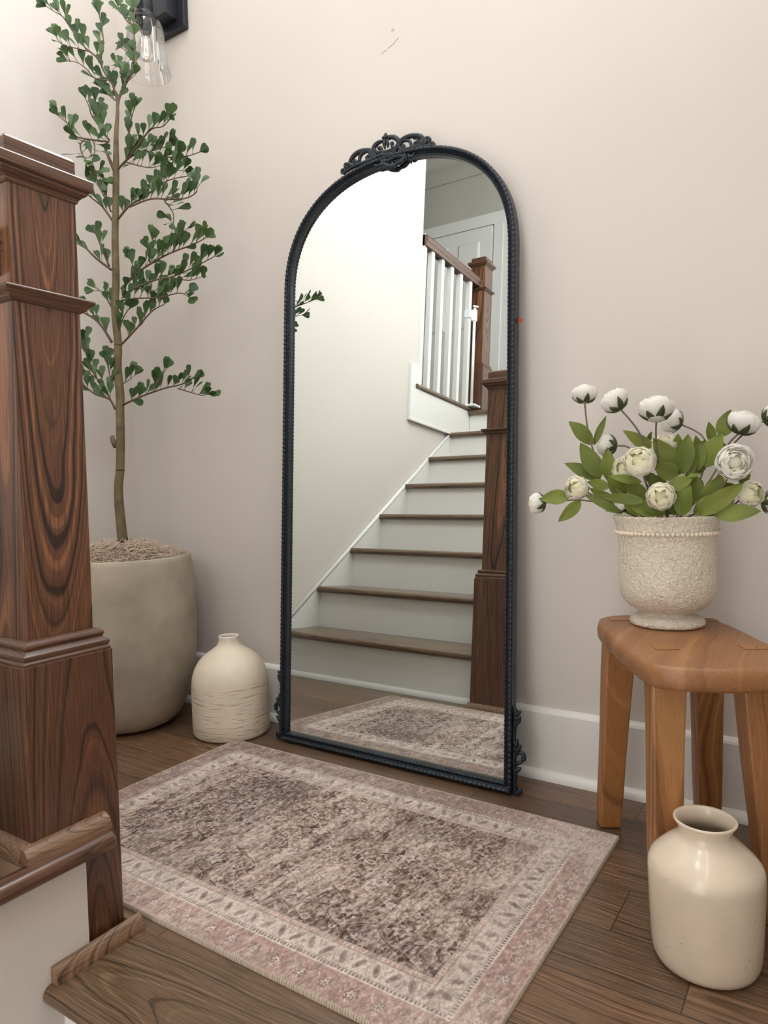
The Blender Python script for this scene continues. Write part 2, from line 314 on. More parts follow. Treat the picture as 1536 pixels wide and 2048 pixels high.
BRANCHES = [([[0.267,-0.237,1.653],[0.247,-0.237,1.69],[0.229,-0.237,1.73],[0.241,-0.237,1.739]],0.006),([[0.289,-0.231,1.844],[0.281,-0.24,1.891],[0.275,-0.247,1.905],[0.261,-0.263,1.95],[0.267,-0.256,2.01],[0.264,-0.26,2.067],[0.26,-0.264,2.1]],0.0035),([[0.28,-0.254,1.901],[0.261,-0.282,1.897],[0.246,-0.304,1.922],[0.233,-0.322,1.934],[0.221,-0.341,1.932]],0.0022),([[0.288,-0.283,1.936],[0.281,-0.294,1.948],[0.264,-0.319,1.97],[0.249,-0.34,2.003],[0.235,-0.361,2.039],[0.223,-0.378,2.049],[0.212,-0.394,2.058]],0.0028),([[0.276,-0.312,1.955],[0.247,-0.357,1.957],[0.235,-0.377,1.963],[0.232,-0.382,1.976]],0.002),([[0.338,-0.205,2.059],[0.29,-0.19,2.098],[0.266,-0.183,2.126],[0.23,-0.172,2.17]],0.002),([[0.343,-0.199,2.123],[0.308,-0.189,2.161],[0.273,-0.178,2.201]],0.002),([[0.306,-0.193,1.978],[0.277,-0.184,2.017],[0.239,-0.173,2.046]],0.002),([[0.293,-0.226,1.874],[0.319,-0.219,1.898],[0.345,-0.211,1.913]],0.002),([[0.328,-0.232,1.88],[0.307,-0.226,1.928],[0.277,-0.217,1.957]],0.002),([[0.289,-0.231,1.844],[0.273,-0.247,1.861],[0.26,-0.26,1.879]],0.002),([[0.267,-0.249,1.734],[0.253,-0.266,1.766],[0.238,-0.283,1.798],[0.233,-0.289,1.826],[0.228,-0.295,1.845]],0.003),([[0.251,-0.259,1.765],[0.242,-0.267,1.823],[0.234,-0.274,1.862]],0.0025),([[0.268,-0.25,1.729],[0.234,-0.294,1.729],[0.209,-0.327,1.735],[0.199,-0.34,1.767],[0.187,-0.356,1.783]],0.003),([[0.235,-0.306,1.726],[0.228,-0.319,1.704],[0.232,-0.312,1.672],[0.243,-0.294,1.641],[0.257,-0.271,1.611]],0.0025),([[0.243,-0.289,1.726],[0.246,-0.284,1.703],[0.241,-0.291,1.667]],0.002),([[0.283,-0.236,1.651],[0.33,-0.229,1.676],[0.388,-0.22,1.683],[0.419,-0.216,1.662],[0.48,-0.206,1.644],[0.539,-0.197,1.636],[0.578,-0.192,1.637]],0.0035),([[0.311,-0.238,1.658],[0.378,-0.241,1.688],[0.442,-0.244,1.716],[0.495,-0.246,1.709],[0.525,-0.247,1.718]],0.003),([[0.345,-0.24,1.678],[0.344,-0.24,1.726],[0.359,-0.24,1.775],[0.373,-0.241,1.795]],0.0025),([[0.325,-0.237,1.66],[0.421,-0.237,1.62],[0.475,-0.237,1.613]],0.0022),([[0.426,-0.222,1.658],[0.464,-0.218,1.63],[0.495,-0.215,1.604],[0.544,-0.21,1.588]],0.002),([[0.378,-0.206,1.686],[0.416,-0.194,1.69],[0.449,-0.184,1.694]],0.002),([[0.278,-0.238,1.508],[0.328,-0.233,1.538],[0.389,-0.227,1.55],[0.437,-0.223,1.569],[0.489,-0.217,1.577],[0.548,-0.211,1.573]],0.0035),([[0.338,-0.242,1.528],[0.433,-0.245,1.527],[0.522,-0.249,1.504],[0.586,-0.252,1.491],[0.628,-0.253,1.498],[0.623,-0.253,1.526]],0.003),([[0.493,-0.248,1.509],[0.527,-0.249,1.468],[0.529,-0.249,1.44],[0.517,-0.249,1.411]],0.002),([[0.264,-0.244,1.5],[0.247,-0.267,1.541],[0.232,-0.29,1.562],[0.222,-0.304,1.575]],0.0035),([[0.263,-0.25,1.528],[0.248,-0.266,1.581],[0.237,-0.279,1.609]],0.0025),([[0.258,-0.252,1.359],[0.235,-0.288,1.39],[0.221,-0.311,1.416],[0.211,-0.326,1.424]],0.004),([[0.252,-0.256,1.37],[0.238,-0.272,1.428],[0.23,-0.281,1.462]],0.003),([[0.282,-0.24,1.303],[0.343,-0.231,1.339],[0.408,-0.221,1.363],[0.471,-0.212,1.378],[0.55,-0.2,1.389],[0.594,-0.193,1.4]],0.004),([[0.389,-0.218,1.363],[0.385,-0.219,1.398],[0.41,-0.214,1.428]],0.0025),([[0.487,-0.22,1.373],[0.508,-0.218,1.407],[0.541,-0.214,1.429]],0.0022),([[0.345,-0.246,1.291],[0.44,-0.25,1.298],[0.515,-0.253,1.293],[0.588,-0.256,1.298],[0.657,-0.259,1.307],[0.694,-0.26,1.313]],0.0032),([[0.515,-0.253,1.293],[0.586,-0.256,1.271],[0.641,-0.258,1.27]],0.002),([[0.348,-0.246,1.334],[0.345,-0.246,1.359],[0.338,-0.246,1.375]],0.002),([[0.252,-0.253,1.25],[0.239,-0.273,1.293],[0.227,-0.29,1.296]],0.0025),([[0.279,-0.242,1.142],[0.34,-0.236,1.18],[0.403,-0.23,1.221],[0.45,-0.225,1.234]],0.0035),([[0.281,-0.247,1.266],[0.363,-0.25,1.26],[0.464,-0.254,1.245],[0.553,-0.258,1.242],[0.591,-0.259,1.224]],0.0028),([[0.287,-0.238,1.287],[0.331,-0.229,1.297],[0.415,-0.213,1.281]],0.0022),([[0.253,-0.258,1.146],[0.235,-0.286,1.201],[0.214,-0.321,1.228],[0.192,-0.355,1.239]],0.004),([[0.263,-0.244,1.169],[0.292,-0.245,1.215],[0.327,-0.247,1.24]],0.0025),([[0.273,-0.243,0.962],[0.346,-0.232,0.982],[0.43,-0.22,0.998],[0.492,-0.21,1.005],[0.535,-0.204,1.021]],0.0035),([[0.468,-0.203,0.996],[0.514,-0.194,0.981],[0.548,-0.187,0.971],[0.568,-0.183,0.972]],0.0018),([[0.422,-0.244,0.994],[0.446,-0.244,1.026],[0.473,-0.244,1.047]],0.0018),([[0.271,-0.242,1.023],[0.294,-0.238,1.032],[0.319,-0.233,1.045]],0.0018),([[0.253,-0.256,0.948],[0.245,-0.269,0.978],[0.225,-0.301,0.992],[0.21,-0.326,1.016],[0.197,-0.346,1.045]],0.0035),([[0.247,-0.265,0.973],[0.235,-0.283,1.023],[0.22,-0.306,1.047],[0.209,-0.321,1.056]],0.0028),([[0.225,-0.298,1.042],[0.216,-0.313,1.086],[0.212,-0.319,1.121],[0.21,-0.322,1.15]],0.0025),([[0.246,-0.26,1.009],[0.242,-0.264,1.059],[0.237,-0.269,1.095]],0.0022)]
CROWN = [([[-0.1036,1.5999],[-0.1046,1.5938],[-0.1066,1.5834],[-0.1083,1.5728],[-0.1064,1.5612]],[0.002,0.005,0.004,0.0055,0.002]),([[-0.1005,1.5816],[-0.0967,1.5695],[-0.0972,1.5614]],[0.002,0.0045,0.002]),([[-0.1144,1.5893],[-0.1067,1.588],[-0.0893,1.5875]],[0.002,0.005,0.002]),([[-0.1099,1.5815],[-0.1242,1.5819],[-0.1363,1.5771],[-0.1417,1.5675],[-0.1394,1.5556],[-0.1304,1.5457]],[0.003,0.005,0.006,0.006,0.005,0.004]),([[-0.1396,1.5743],[-0.1327,1.5594],[-0.1216,1.5544],[-0.1156,1.5601],[-0.1196,1.5668],[-0.124,1.5662]],[0.003,0.004,0.0045,0.004,0.004,0.004]),([[-0.0957,1.5793],[-0.0893,1.5829],[-0.0785,1.5807],[-0.0666,1.57],[-0.0643,1.5585],[-0.0717,1.5515],[-0.0803,1.5548],[-0.0836,1.5603],[-0.0837,1.5658]],[0.003,0.005,0.006,0.006,0.005,0.005,0.004,0.004,0.0045]),([[-0.0717,1.5515],[-0.0846,1.5496],[-0.0954,1.549],[-0.1128,1.552]],[0.005,0.006,0.006,0.005]),([[-0.093,1.5355],[-0.0759,1.5435],[-0.0675,1.5557],[-0.057,1.5654],[-0.0381,1.5699],[-0.0173,1.5669],[-0.0008,1.56],[0.0085,1.5484],[0.0076,1.5398]],[0.005,0.006,0.006,0.006,0.006,0.006,0.006,0.005,0.004]),([[-0.0505,1.5464],[-0.0547,1.5512],[-0.0495,1.5524],[-0.0462,1.5461],[-0.0546,1.5421],[-0.0632,1.5509],[-0.0569,1.56],[-0.0443,1.5627],[-0.0328,1.5576],[-0.0274,1.548],[-0.0274,1.5408]],[0.003,0.003,0.003,0.003,0.004,0.004,0.004,0.004,0.004,0.004,0.004]),([[-0.0214,1.5615],[-0.011,1.5594],[-0.0048,1.5504],[-0.0088,1.5427],[-0.017,1.5432],[-0.0192,1.5483],[-0.014,1.5495]],[0.003,0.0035,0.004,0.004,0.0035,0.003,0.004]),([[0.0013,1.5558],[0.0024,1.543],[-0.0046,1.5361]],[0.004,0.006,0.005]),([[0.0096,1.5357],[0.0147,1.5413],[0.0146,1.5502],[0.0206,1.5511],[0.0267,1.5449],[0.0241,1.54],[0.0197,1.5434]],[0.005,0.005,0.004,0.0035,0.0035,0.0035,0.003]),([[0.0198,1.5328],[0.0298,1.5352],[0.0359,1.5317],[0.0379,1.5276]],[0.005,0.005,0.004,0.003]),([[-0.1326,1.5445],[-0.1504,1.5419],[-0.1752,1.5412],[-0.205,1.5397],[-0.2329,1.5319]],[0.007,0.007,0.007,0.007,0.005]),([[-0.0609,1.5394],[-0.0378,1.5383],[-0.017,1.537],[0.0117,1.5324],[0.0359,1.5282]],[0.007,0.007,0.007,0.006,0.004]),([[-0.219,1.5435],[-0.2157,1.5559],[-0.2054,1.5682],[-0.187,1.5745],[-0.1665,1.5725],[-0.1507,1.5672],[-0.1427,1.5566],[-0.1437,1.5438]],[0.004,0.005,0.006,0.006,0.006,0.006,0.006,0.005]),([[-0.1855,1.5477],[-0.1823,1.5619],[-0.1732,1.5678],[-0.1597,1.5678],[-0.1494,1.5584],[-0.1504,1.5475],[-0.1594,1.5462],[-0.1629,1.5528],[-0.1572,1.5541]],[0.004,0.005,0.005,0.004,0.0045,0.0045,0.004,0.0035,0.004]),([[-0.2168,1.5524],[-0.2097,1.5448],[-0.1981,1.5436],[-0.1936,1.549],[-0.1994,1.5543],[-0.2028,1.5515]],[0.004,0.004,0.004,0.004,0.004,0.004]),([[-0.2213,1.5422],[-0.2319,1.5469],[-0.2308,1.5543],[-0.2226,1.552],[-0.2237,1.5466]],[0.004,0.004,0.004,0.004,0.003]),([[-0.2305,1.5294],[-0.2412,1.5341],[-0.2401,1.5405],[-0.2318,1.5393],[-0.2306,1.5332]],[0.004,0.004,0.004,0.004,0.003]),([[-0.1281,1.5451],[-0.1149,1.5452],[-0.0974,1.5404],[-0.0802,1.5411]],[0.006,0.008,0.008,0.006]),([[-0.1148,1.5323],[-0.1059,1.5188],[-0.0928,1.5116],[-0.0798,1.5082],[-0.0713,1.5113],[-0.0585,1.5133],[-0.0481,1.5213],[-0.0608,1.5285],[-0.0758,1.5307],[-0.0929,1.5263],[-0.106,1.528]],[0.006,0.006,0.006,0.006,0.005,0.006,0.005,0.006,0.006,0.006,0.006]),([[-0.0842,1.5166],[-0.0787,1.5097],[-0.0734,1.5092]],[0.004,0.004,0.003]),([[-0.046,1.528],[-0.0428,1.5199],[-0.0407,1.5157]],[0.005,0.004,0.002]),([[-0.0376,1.5275],[-0.0313,1.5185],[-0.023,1.5198],[-0.0189,1.5241]],[0.004,0.005,0.004,0.003]),([[-0.1368,1.5252],[-0.1279,1.521],[-0.1147,1.5212]],[0.004,0.005,0.005])]
FOOTR = [([[0.2438,0.1974],[0.249,0.1885],[0.2543,0.1785],[0.2544,0.1652],[0.2532,0.1505],[0.2521,0.1358],[0.2516,0.1212],[0.2523,0.1092],[0.2537,0.0974],[0.2525,0.0827],[0.2514,0.0679],[0.2528,0.0537],[0.2542,0.0395],[0.2537,0.0249],[0.2531,0.0104],[0.2545,0.001]],[0.002,0.003,0.0045,0.006,0.006,0.0045,0.004,0.0045,0.006,0.006,0.005,0.005,0.006,0.005,0.0045,0.004]),([[0.2519,0.1623],[0.2569,0.1716],[0.2608,0.1759],[0.264,0.1776]],[0.004,0.005,0.004,0.0035]),([[0.2519,0.1563],[0.2583,0.1634],[0.2641,0.1668]],[0.004,0.005,0.0035]),([[0.252,0.1454],[0.2584,0.1538],[0.2628,0.1581],[0.2641,0.162]],[0.004,0.005,0.004,0.003]),([[0.2537,0.0974],[0.2575,0.1053],[0.2594,0.1141]],[0.005,0.006,0.003]),([[0.2538,0.0865],[0.2614,0.094],[0.2659,0.1021]],[0.005,0.006,0.004]),([[0.25,0.0701],[0.2551,0.082],[0.2628,0.0877],[0.2705,0.0873],[0.275,0.0822],[0.2738,0.0748]],[0.005,0.005,0.005,0.005,0.005,0.005]),([[0.2515,0.0523],[0.2566,0.0605],[0.2655,0.0653],[0.2713,0.0671]],[0.005,0.007,0.006,0.003]),([[0.2522,0.0391],[0.2567,0.0461],[0.2631,0.0504],[0.2669,0.053]],[0.005,0.006,0.005,0.003]),([[0.2506,0.0001],[0.2545,-0.0038],[0.261,-0.0048],[0.2667,0.0001],[0.2667,0.0061],[0.2615,0.0068],[0.2584,0.0019],[0.2616,-0.0004]],[0.003,0.004,0.0045,0.0045,0.0045,0.004,0.0035,0.004])]
FLOWERS = [('a',[1.644,-0.199,0.878],0.0247,[-0.029,0.146,0.989],[[1.645,-0.199,0.858],[1.657,-0.21,0.784],[1.691,-0.214,0.705],[1.767,-0.205,0.623]],0.78,'cup'),('b',[1.706,-0.218,0.858],0.0258,[-0.549,0.103,0.83],[[1.717,-0.215,0.838],[1.754,-0.208,0.784],[1.768,-0.205,0.703],[1.784,-0.202,0.623]],0.85,'cup'),('c',[1.784,-0.223,0.836],0.0314,[-0.058,0.295,0.954],[[1.783,-0.223,0.809],[1.781,-0.214,0.782],[1.784,-0.207,0.703],[1.789,-0.201,0.623]],0.72,'cup'),('d',[1.791,-0.13,0.818],0.0234,[-0.897,-0.123,0.425],[[1.808,-0.126,0.808],[1.855,-0.149,0.776],[1.85,-0.173,0.701],[1.806,-0.198,0.623]],0.9,'cup'),('e',[1.677,-0.172,0.774],0.0219,[-0.989,0.11,0.1],[[1.696,-0.169,0.767],[1.729,-0.185,0.763],[1.757,-0.196,0.703],[1.784,-0.202,0.623]],0.9,'cup'),('f',[1.785,-0.161,0.772],0.0298,[-0.072,-0.26,0.963],[[1.786,-0.161,0.755],[1.791,-0.186,0.703],[1.795,-0.2,0.623]],0.7,'ball'),('g',[1.765,-0.277,0.738],0.0288,[0.069,-0.882,0.465],[[1.768,-0.277,0.722],[1.773,-0.231,0.676],[1.793,-0.2,0.623]],0.85,'ball'),('h',[1.731,-0.243,0.726],0.0252,[-0.339,-0.891,0.303],[[1.736,-0.242,0.709],[1.761,-0.218,0.666],[1.789,-0.201,0.623]],0.85,'ball'),('i',[1.918,-0.257,0.731],0.0299,[0.241,-0.965,0.099],[[1.915,-0.258,0.709],[1.881,-0.214,0.665],[1.814,-0.196,0.623]],0.9,'open'),('j',[1.924,-0.174,0.804],0.0278,[0.35,0.179,0.919],[[1.913,-0.177,0.784],[1.898,-0.18,0.763],[1.869,-0.185,0.701],[1.81,-0.197,0.623]],0.8,'cup'),('k',[1.65,-0.28,0.692],0.0227,[-0.219,-0.964,0.151],[[1.657,-0.278,0.683],[1.702,-0.238,0.658],[1.776,-0.204,0.618]],1,'ball'),('l',[1.551,-0.228,0.661],0.0213,[-0.994,-0.095,-0.05],[[1.568,-0.224,0.66],[1.638,-0.22,0.667],[1.704,-0.213,0.652],[1.776,-0.204,0.618]],0.85,'cup'),('m',[1.806,-0.3,0.675],0.0245,[0.094,-0.991,0.099],[[1.809,-0.299,0.664],[1.805,-0.236,0.639],[1.797,-0.2,0.618]],0.9,'ball'),('n',[1.94,-0.222,0.676],0.0226,[0.549,-0.829,0.108],[[1.934,-0.224,0.665],[1.895,-0.199,0.646],[1.814,-0.196,0.618]],1,'ball'),('o',[1.969,-0.135,0.814],0.0217,[0.801,0.455,0.389],[[1.955,-0.138,0.807],[1.907,-0.161,0.768],[1.876,-0.177,0.7],[1.81,-0.197,0.623]],0.85,'cup'),('p',[1.971,-0.165,0.658],0.0231,[0.92,0.38,-0.098],[[1.956,-0.168,0.658],[1.901,-0.179,0.645],[1.814,-0.196,0.618]],0.85,'cup'),('q',[1.719,-0.235,0.659],0.0161,[-0.677,-0.586,0.444],[[1.727,-0.234,0.654],[1.76,-0.215,0.633],[1.793,-0.2,0.618]],0.9,'ball')]
FLEAVES = [('a',[1.66,-0.206,0.775],[1.619,-0.225,0.822],0.029),('a',[1.66,-0.196,0.775],[1.686,-0.201,0.83],0.013),('a',[1.678,-0.213,0.71],[1.644,-0.23,0.779],0.035),('a',[1.674,-0.203,0.707],[1.61,-0.226,0.74],0.026),('b',[1.694,-0.22,0.704],[1.695,-0.23,0.768],0.027),('k',[1.698,-0.229,0.691],[1.661,-0.247,0.702],0.022),('k',[1.633,-0.263,0.676],[1.58,-0.283,0.671],0.028),('k',[1.658,-0.278,0.668],[1.62,-0.296,0.629],0.023),('l',[1.726,-0.244,0.642],[1.66,-0.267,0.68],0.015),('l',[1.727,-0.224,0.644],[1.666,-0.246,0.691],0.025),('k',[1.729,-0.233,0.672],[1.698,-0.25,0.713],0.034),('h',[1.764,-0.257,0.7],[1.711,-0.278,0.712],0.015),('b',[1.776,-0.173,0.754],[1.716,-0.195,0.8],0.025),('c',[1.752,-0.147,0.778],[1.761,-0.156,0.797],0.008),('c',[1.82,-0.195,0.713],[1.777,-0.214,0.782],0.039),('f',[1.825,-0.204,0.713],[1.836,-0.212,0.786],0.033),('f',[1.811,-0.166,0.756],[1.813,-0.176,0.789],0.019),('d',[1.828,-0.173,0.712],[1.862,-0.177,0.775],0.037),('d',[1.862,-0.136,0.773],[1.861,-0.146,0.811],0.012),('d',[1.872,-0.144,0.778],[1.863,-0.156,0.809],0.011),('j',[1.885,-0.162,0.78],[1.902,-0.169,0.828],0.03),('j',[1.862,-0.177,0.724],[1.89,-0.181,0.785],0.039),('g',[1.82,-0.216,0.711],[1.78,-0.234,0.729],0.033),('m',[1.793,-0.262,0.64],[1.743,-0.282,0.663],0.023),('h',[1.771,-0.235,0.666],[1.729,-0.254,0.7],0.03),('h',[1.774,-0.275,0.666],[1.701,-0.3,0.676],0.019),('m',[1.832,-0.264,0.639],[1.85,-0.271,0.694],0.032),('i',[1.85,-0.24,0.64],[1.895,-0.241,0.68],0.026),('i',[1.859,-0.249,0.64],[1.93,-0.245,0.696],0.032),('i',[1.862,-0.217,0.644],[1.894,-0.221,0.711],0.038),('n',[1.881,-0.234,0.639],[1.955,-0.23,0.645],0.032),('i',[1.919,-0.206,0.696],[1.938,-0.213,0.71],0.017),('m',[1.806,-0.239,0.687],[1.849,-0.24,0.705],0.027),('m',[1.843,-0.252,0.709],[1.866,-0.257,0.712],0.006),('e',[1.779,-0.203,0.699],[1.759,-0.217,0.718],0.018),('m',[1.809,-0.228,0.64],[1.8,-0.24,0.672],0.021),('m',[1.816,-0.237,0.639],[1.822,-0.246,0.684],0.027),('k',[1.74,-0.231,0.639],[1.712,-0.247,0.691],0.021),('n',[1.874,-0.225,0.639],[1.887,-0.233,0.677],0.032),('g',[1.794,-0.21,0.677],[1.769,-0.225,0.714],0.03),('d',[1.84,-0.161,0.712],[1.853,-0.168,0.754],0.031),('j',[1.881,-0.152,0.735],[1.876,-0.164,0.777],0.033),('f',[1.837,-0.192,0.712],[1.836,-0.202,0.775],0.03),('f',[1.849,-0.2,0.676],[1.835,-0.213,0.718],0.036),('q',[1.762,-0.247,0.64],[1.731,-0.264,0.667],0.021),('m',[1.823,-0.215,0.641],[1.807,-0.228,0.695],0.033),('f',[1.845,-0.211,0.659],[1.852,-0.219,0.706],0.033),('m',[1.804,-0.259,0.64],[1.769,-0.277,0.668],0.023),('g',[1.783,-0.213,0.647],[1.76,-0.227,0.684],0.027),('n',[1.878,-0.214,0.641],[1.913,-0.218,0.664],0.026),('n',[1.955,-0.209,0.681],[1.949,-0.221,0.693],0.006),('e',[1.729,-0.193,0.709],[1.702,-0.208,0.729],0.016),('i',[1.908,-0.198,0.675],[1.891,-0.212,0.696],0.026),('d',[1.843,-0.14,0.737],[1.839,-0.151,0.786],0.019),('l',[1.726,-0.244,0.645],[1.697,-0.26,0.647],0.006),('c',[1.807,-0.167,0.738],[1.789,-0.181,0.763],0.028),('n',[1.936,-0.193,0.687],[1.922,-0.206,0.71],0.012)]
VD = [-0.193,0.981,0.0]
# ================================================================== THE SETTING
XN = 1.113                    # face of the stringer between the flights
YE = -1.05                    # edge of the landing
ZU = 1.496                    # upper floor
home()
struct(MB().box(-0.12, 2.25, YE+0.165, 0.0, -0.03, 0.0).build('floor', M['floor']))
ed = MB(); ry = 0.014
poly = [(YE+0.165, -0.028), (YE+0.165, 0.0)]
for k in range(9):
    a = math.pi/2+math.pi*k/8; poly.append((YE+0.014+0.014*math.cos(a), -0.014+0.014*math.sin(a)))
fe = ed.prism(poly, 'x', XN+0.001, 2.25).build('trim_1', M['edge'], smooth=True, angle=40); struct(fe)
struct(MB().box(-0.12, XN+0.001, YE+0.165, YE+0.02, -0.028, 0.0).build('trim_2', M['edge']))
struct(MB().box(XN-0.05, 2.25, YE+0.032, YE+0.05, -0.20, -0.028).build('trim_3', M['trim']))   # riser under the landing edge
wb = MB()      # back wall with a high window above the mirror
for q in ((-2.6, 1.0, -1.6, 4.3), (2.0, 2.37, -1.6, 4.3), (1.0, 2.0, -1.6, 2.38), (1.0, 2.0, 3.72, 4.3)):
    wb.box(q[0], q[1], 0.0, 0.12, q[2], q[3])
struct(wb.build('wall_back', M['wall']))
wf = MB()
for x0, x1, z0, z1 in ((1.0, 1.05, 2.38, 3.72), (1.95, 2.0, 2.38, 3.72), (1.05, 1.95, 2.38, 2.43), (1.05, 1.95, 3.67, 3.72), (1.05, 1.95, 3.03, 3.07)):
    wf.box(x0, x1, 0.04, 0.08, z0, z1)
w2 = struct(wf.build('window_2', M['trim']))
MB().box(1.05, 1.95, 0.058, 0.062, 2.43, 3.67).build('pane', M['clear'], w2)
wl = MB(); wl.prism([(0.0, -0.3), (0.0, 4.3), (-2.03, 4.3), (-2.03, 1.298), (-4.2, 1.298), (-4.2, -0.3)], 'x', -0.12, 0.0)
struct(wl.build('wall_left', M['wall']))
# right wall with a tall window opening above the lower flight
wr = MB(); wy0, wy1, wz0, wz1 = -2.8, -1.2, 2.25, 3.85
for q in ((wy1, 0.0, -1.6, 4.3), (-4.4, wy0, -1.6, 4.3), (wy0, wy1, -1.6, wz0), (wy0, wy1, wz1, 4.3)):
    wr.box(2.25, 2.37, *q)
struct(wr.build('wall_right', M['wall']))
wf = MB()
for y0, y1, z0, z1 in ((wy0, wy0+.05, wz0, wz1), (wy1-.05, wy1, wz0, wz1), (wy0, wy1, wz0, wz0+.05), (wy0, wy1, wz1-.05, wz1), (-2.02, -1.98, wz0, wz1), (wy0, wy1, 3.03, 3.07)):
    wf.box(2.28, 2.32, y0, y1, z0, z1)
wo = struct(wf.build('window_1', M['trim']))
wp = MB().box(2.298, 2.302, wy0+.05, wy1-.05, wz0+.05, wz1-.05).build('pane', M['clear'], wo)
struct(MB().box(-2.6, 2.37, -4.4, 0.12, 4.17, 4.3).build('ceiling', M['ceil']))
struct(MB().box(-2.6, 1.15, -4.4, -4.2, 1.2, 4.17).build('wall_hall', M['hallwall']))
struct(MB().box(-2.72, -2.6, -4.4, 0.12, 1.2, 4.3).build('wall_far_left', M['hallwall']))
# upper floor slab: beyond the left wall and at the head of the stairs
struct(MB().prism([(-2.6, -4.2), (XN, -4.2), (XN, -2.735), (0.0, -2.735), (0.0, -2.03), (-0.12, -2.03), (-0.12, 0.0), (-2.6, 0.0)], 'z', 1.30, ZU-0.02).build('wall_upper_slab', M['hallwall']))
struct(MB().prism([(-2.6, -4.2), (XN, -4.2), (XN, -2.735), (-0.03, -2.735), (-0.03, -2.03), (-0.12, -2.03), (-0.12, 0.0), (-2.6, 0.0)], 'z', ZU-0.02, ZU).build('floor_upper', M['floor']))
# baseboards: board with eased top, shoe moulding at its foot
def baseboard(name, pts0, axis, a0, a1, sgn):
    # profile in (distance from wall, z)
    prof = [(0.0, 0.0), (0.015, 0.0), (0.015, 0.155), (0.012, 0.160), (0.006, 0.164), (0.0, 0.166)]
    if axis == 'x': poly = [(-d*sgn, z) for d, z in prof]
    else: poly = [(d*sgn, z) for d, z in prof]
    mb = MB().prism(poly, axis, a0, a1); o = struct(mb.build(name, M['trim'], bevel=0)); return o
baseboard('baseboard_back', None, 'x', 0.0, 2.25, 1)
baseboard('baseboard_left', None, 'y', -0.92, 0.0, 1)
def shoe_poly(sgn, off, r=0.018, h=0.02):
    q = [(off*sgn, 0.0)]
    for k in range(7):
        a = math.pi/2*k/6; q.append(((off+r*math.cos(a))*sgn, h*math.sin(a)))
    return q
struct(MB().prism(shoe_poly(-1, 0.015), 'x', 0.0, 2.25).build('trim_4', M['trim'], smooth=True, angle=50))
struct(MB().prism(shoe_poly(1, 0.015), 'y', -0.92, 0.0).build('trim_5', M['trim'], smooth=True, angle=50))
# crown moulding in the upper hall
struct(MB().prism([(-4.2, 4.05), (-4.185, 4.05), (-4.16, 4.09), (-4.12, 4.14), (-4.09, 4.155), (-4.09, 4.17), (-4.2, 4.17)], 'x', -2.6, 1.15).build('trim_6', M['hallwall'], smooth=True, angle=30))
# hall door: slab with raised panels, jamb gap and casing
DX0, DX1, DZ = -1.36, -0.57, 3.53
dk = MB().box(DX0, DX1, -4.2, -4.195, ZU, DZ).build('door_1', plain('door_gap', srgb(92, 90, 88), 0.7)); struct(dk)
slab = MB().box(DX0+0.006, DX1-0.006, -4.196, -4.16, ZU+0.01, DZ-0.008).build('door_slab', M['trim'], dk, bevel=0.002)
for (x0, x1, z0, z1) in ((DX0+.12, (DX0+DX1)/2-.05, 2.6, DZ-.13), ((DX0+DX1)/2+.05, DX1-.12, 2.6, DZ-.13), (DX0+.12, DX1-.12, ZU+.25, 2.4)):
    pm = MB()
    for t in range(2):
        e = 0.012*t
    pm.hexa([(x0, -4.16, z0), (x1, -4.16, z0), (x1, -4.16, z1), (x0, -4.16, z1)], [(x0+.02, -4.148, z0+.02), (x1-.02, -4.148, z0+.02), (x1-.02, -4.148, z1-.02), (x0+.02, -4.148, z1-.02)])
    pm.build('door_panel', M['trim'], dk)
MB().ball((DX0+0.07, -4.12, 2.45), 0.028, 16, 10).build('door_knob', M['black'], dk, smooth=True)
cs = MB(); cs.box(DX1+0.004, DX1+0.094, -4.2, -4.175, ZU, DZ+0.01); cs.box(DX0-0.094, DX0-0.004, -4.2, -4.175, ZU, DZ+0.01); cs.box(DX0-0.11, DX1+0.11, -4.2, -4.172, DZ+0.006, DZ+0.115)
struct(cs.build('trim_7', M['trim'], bevel=0.003))
struct(MB().box(DX1+0.094, 1.15, -4.2, -4.185, ZU, DZ+0.11).build('trim_8', M['trim']))     # white panelling beside the door
struct(MB().box(DX1+0.20, DX1+0.215, -4.187, -4.180, ZU, DZ+0.02).build('trim_9', M['trim']))
# faint scuffs on the back wall
def wallpt(x, z): return (x, -0.0004, z)
sc = MB(); sc.tube([wallpt(1.062, 1.830), wallpt(1.078, 1.834)], 0.0006, 5); sc.tube([wallpt(1.082, 1.836), wallpt(1.100, 1.842), wallpt(1.115, 1.852)], 0.0007, 5)
sc.tube([wallpt(1.093, 1.877), wallpt(1.101, 1.880)], 0.0006, 5); sc.tube([wallpt(1.095, 1.873), wallpt(1.103, 1.877)], 0.0006, 5)
struct(sc.build('trim_10', M['scuff']))

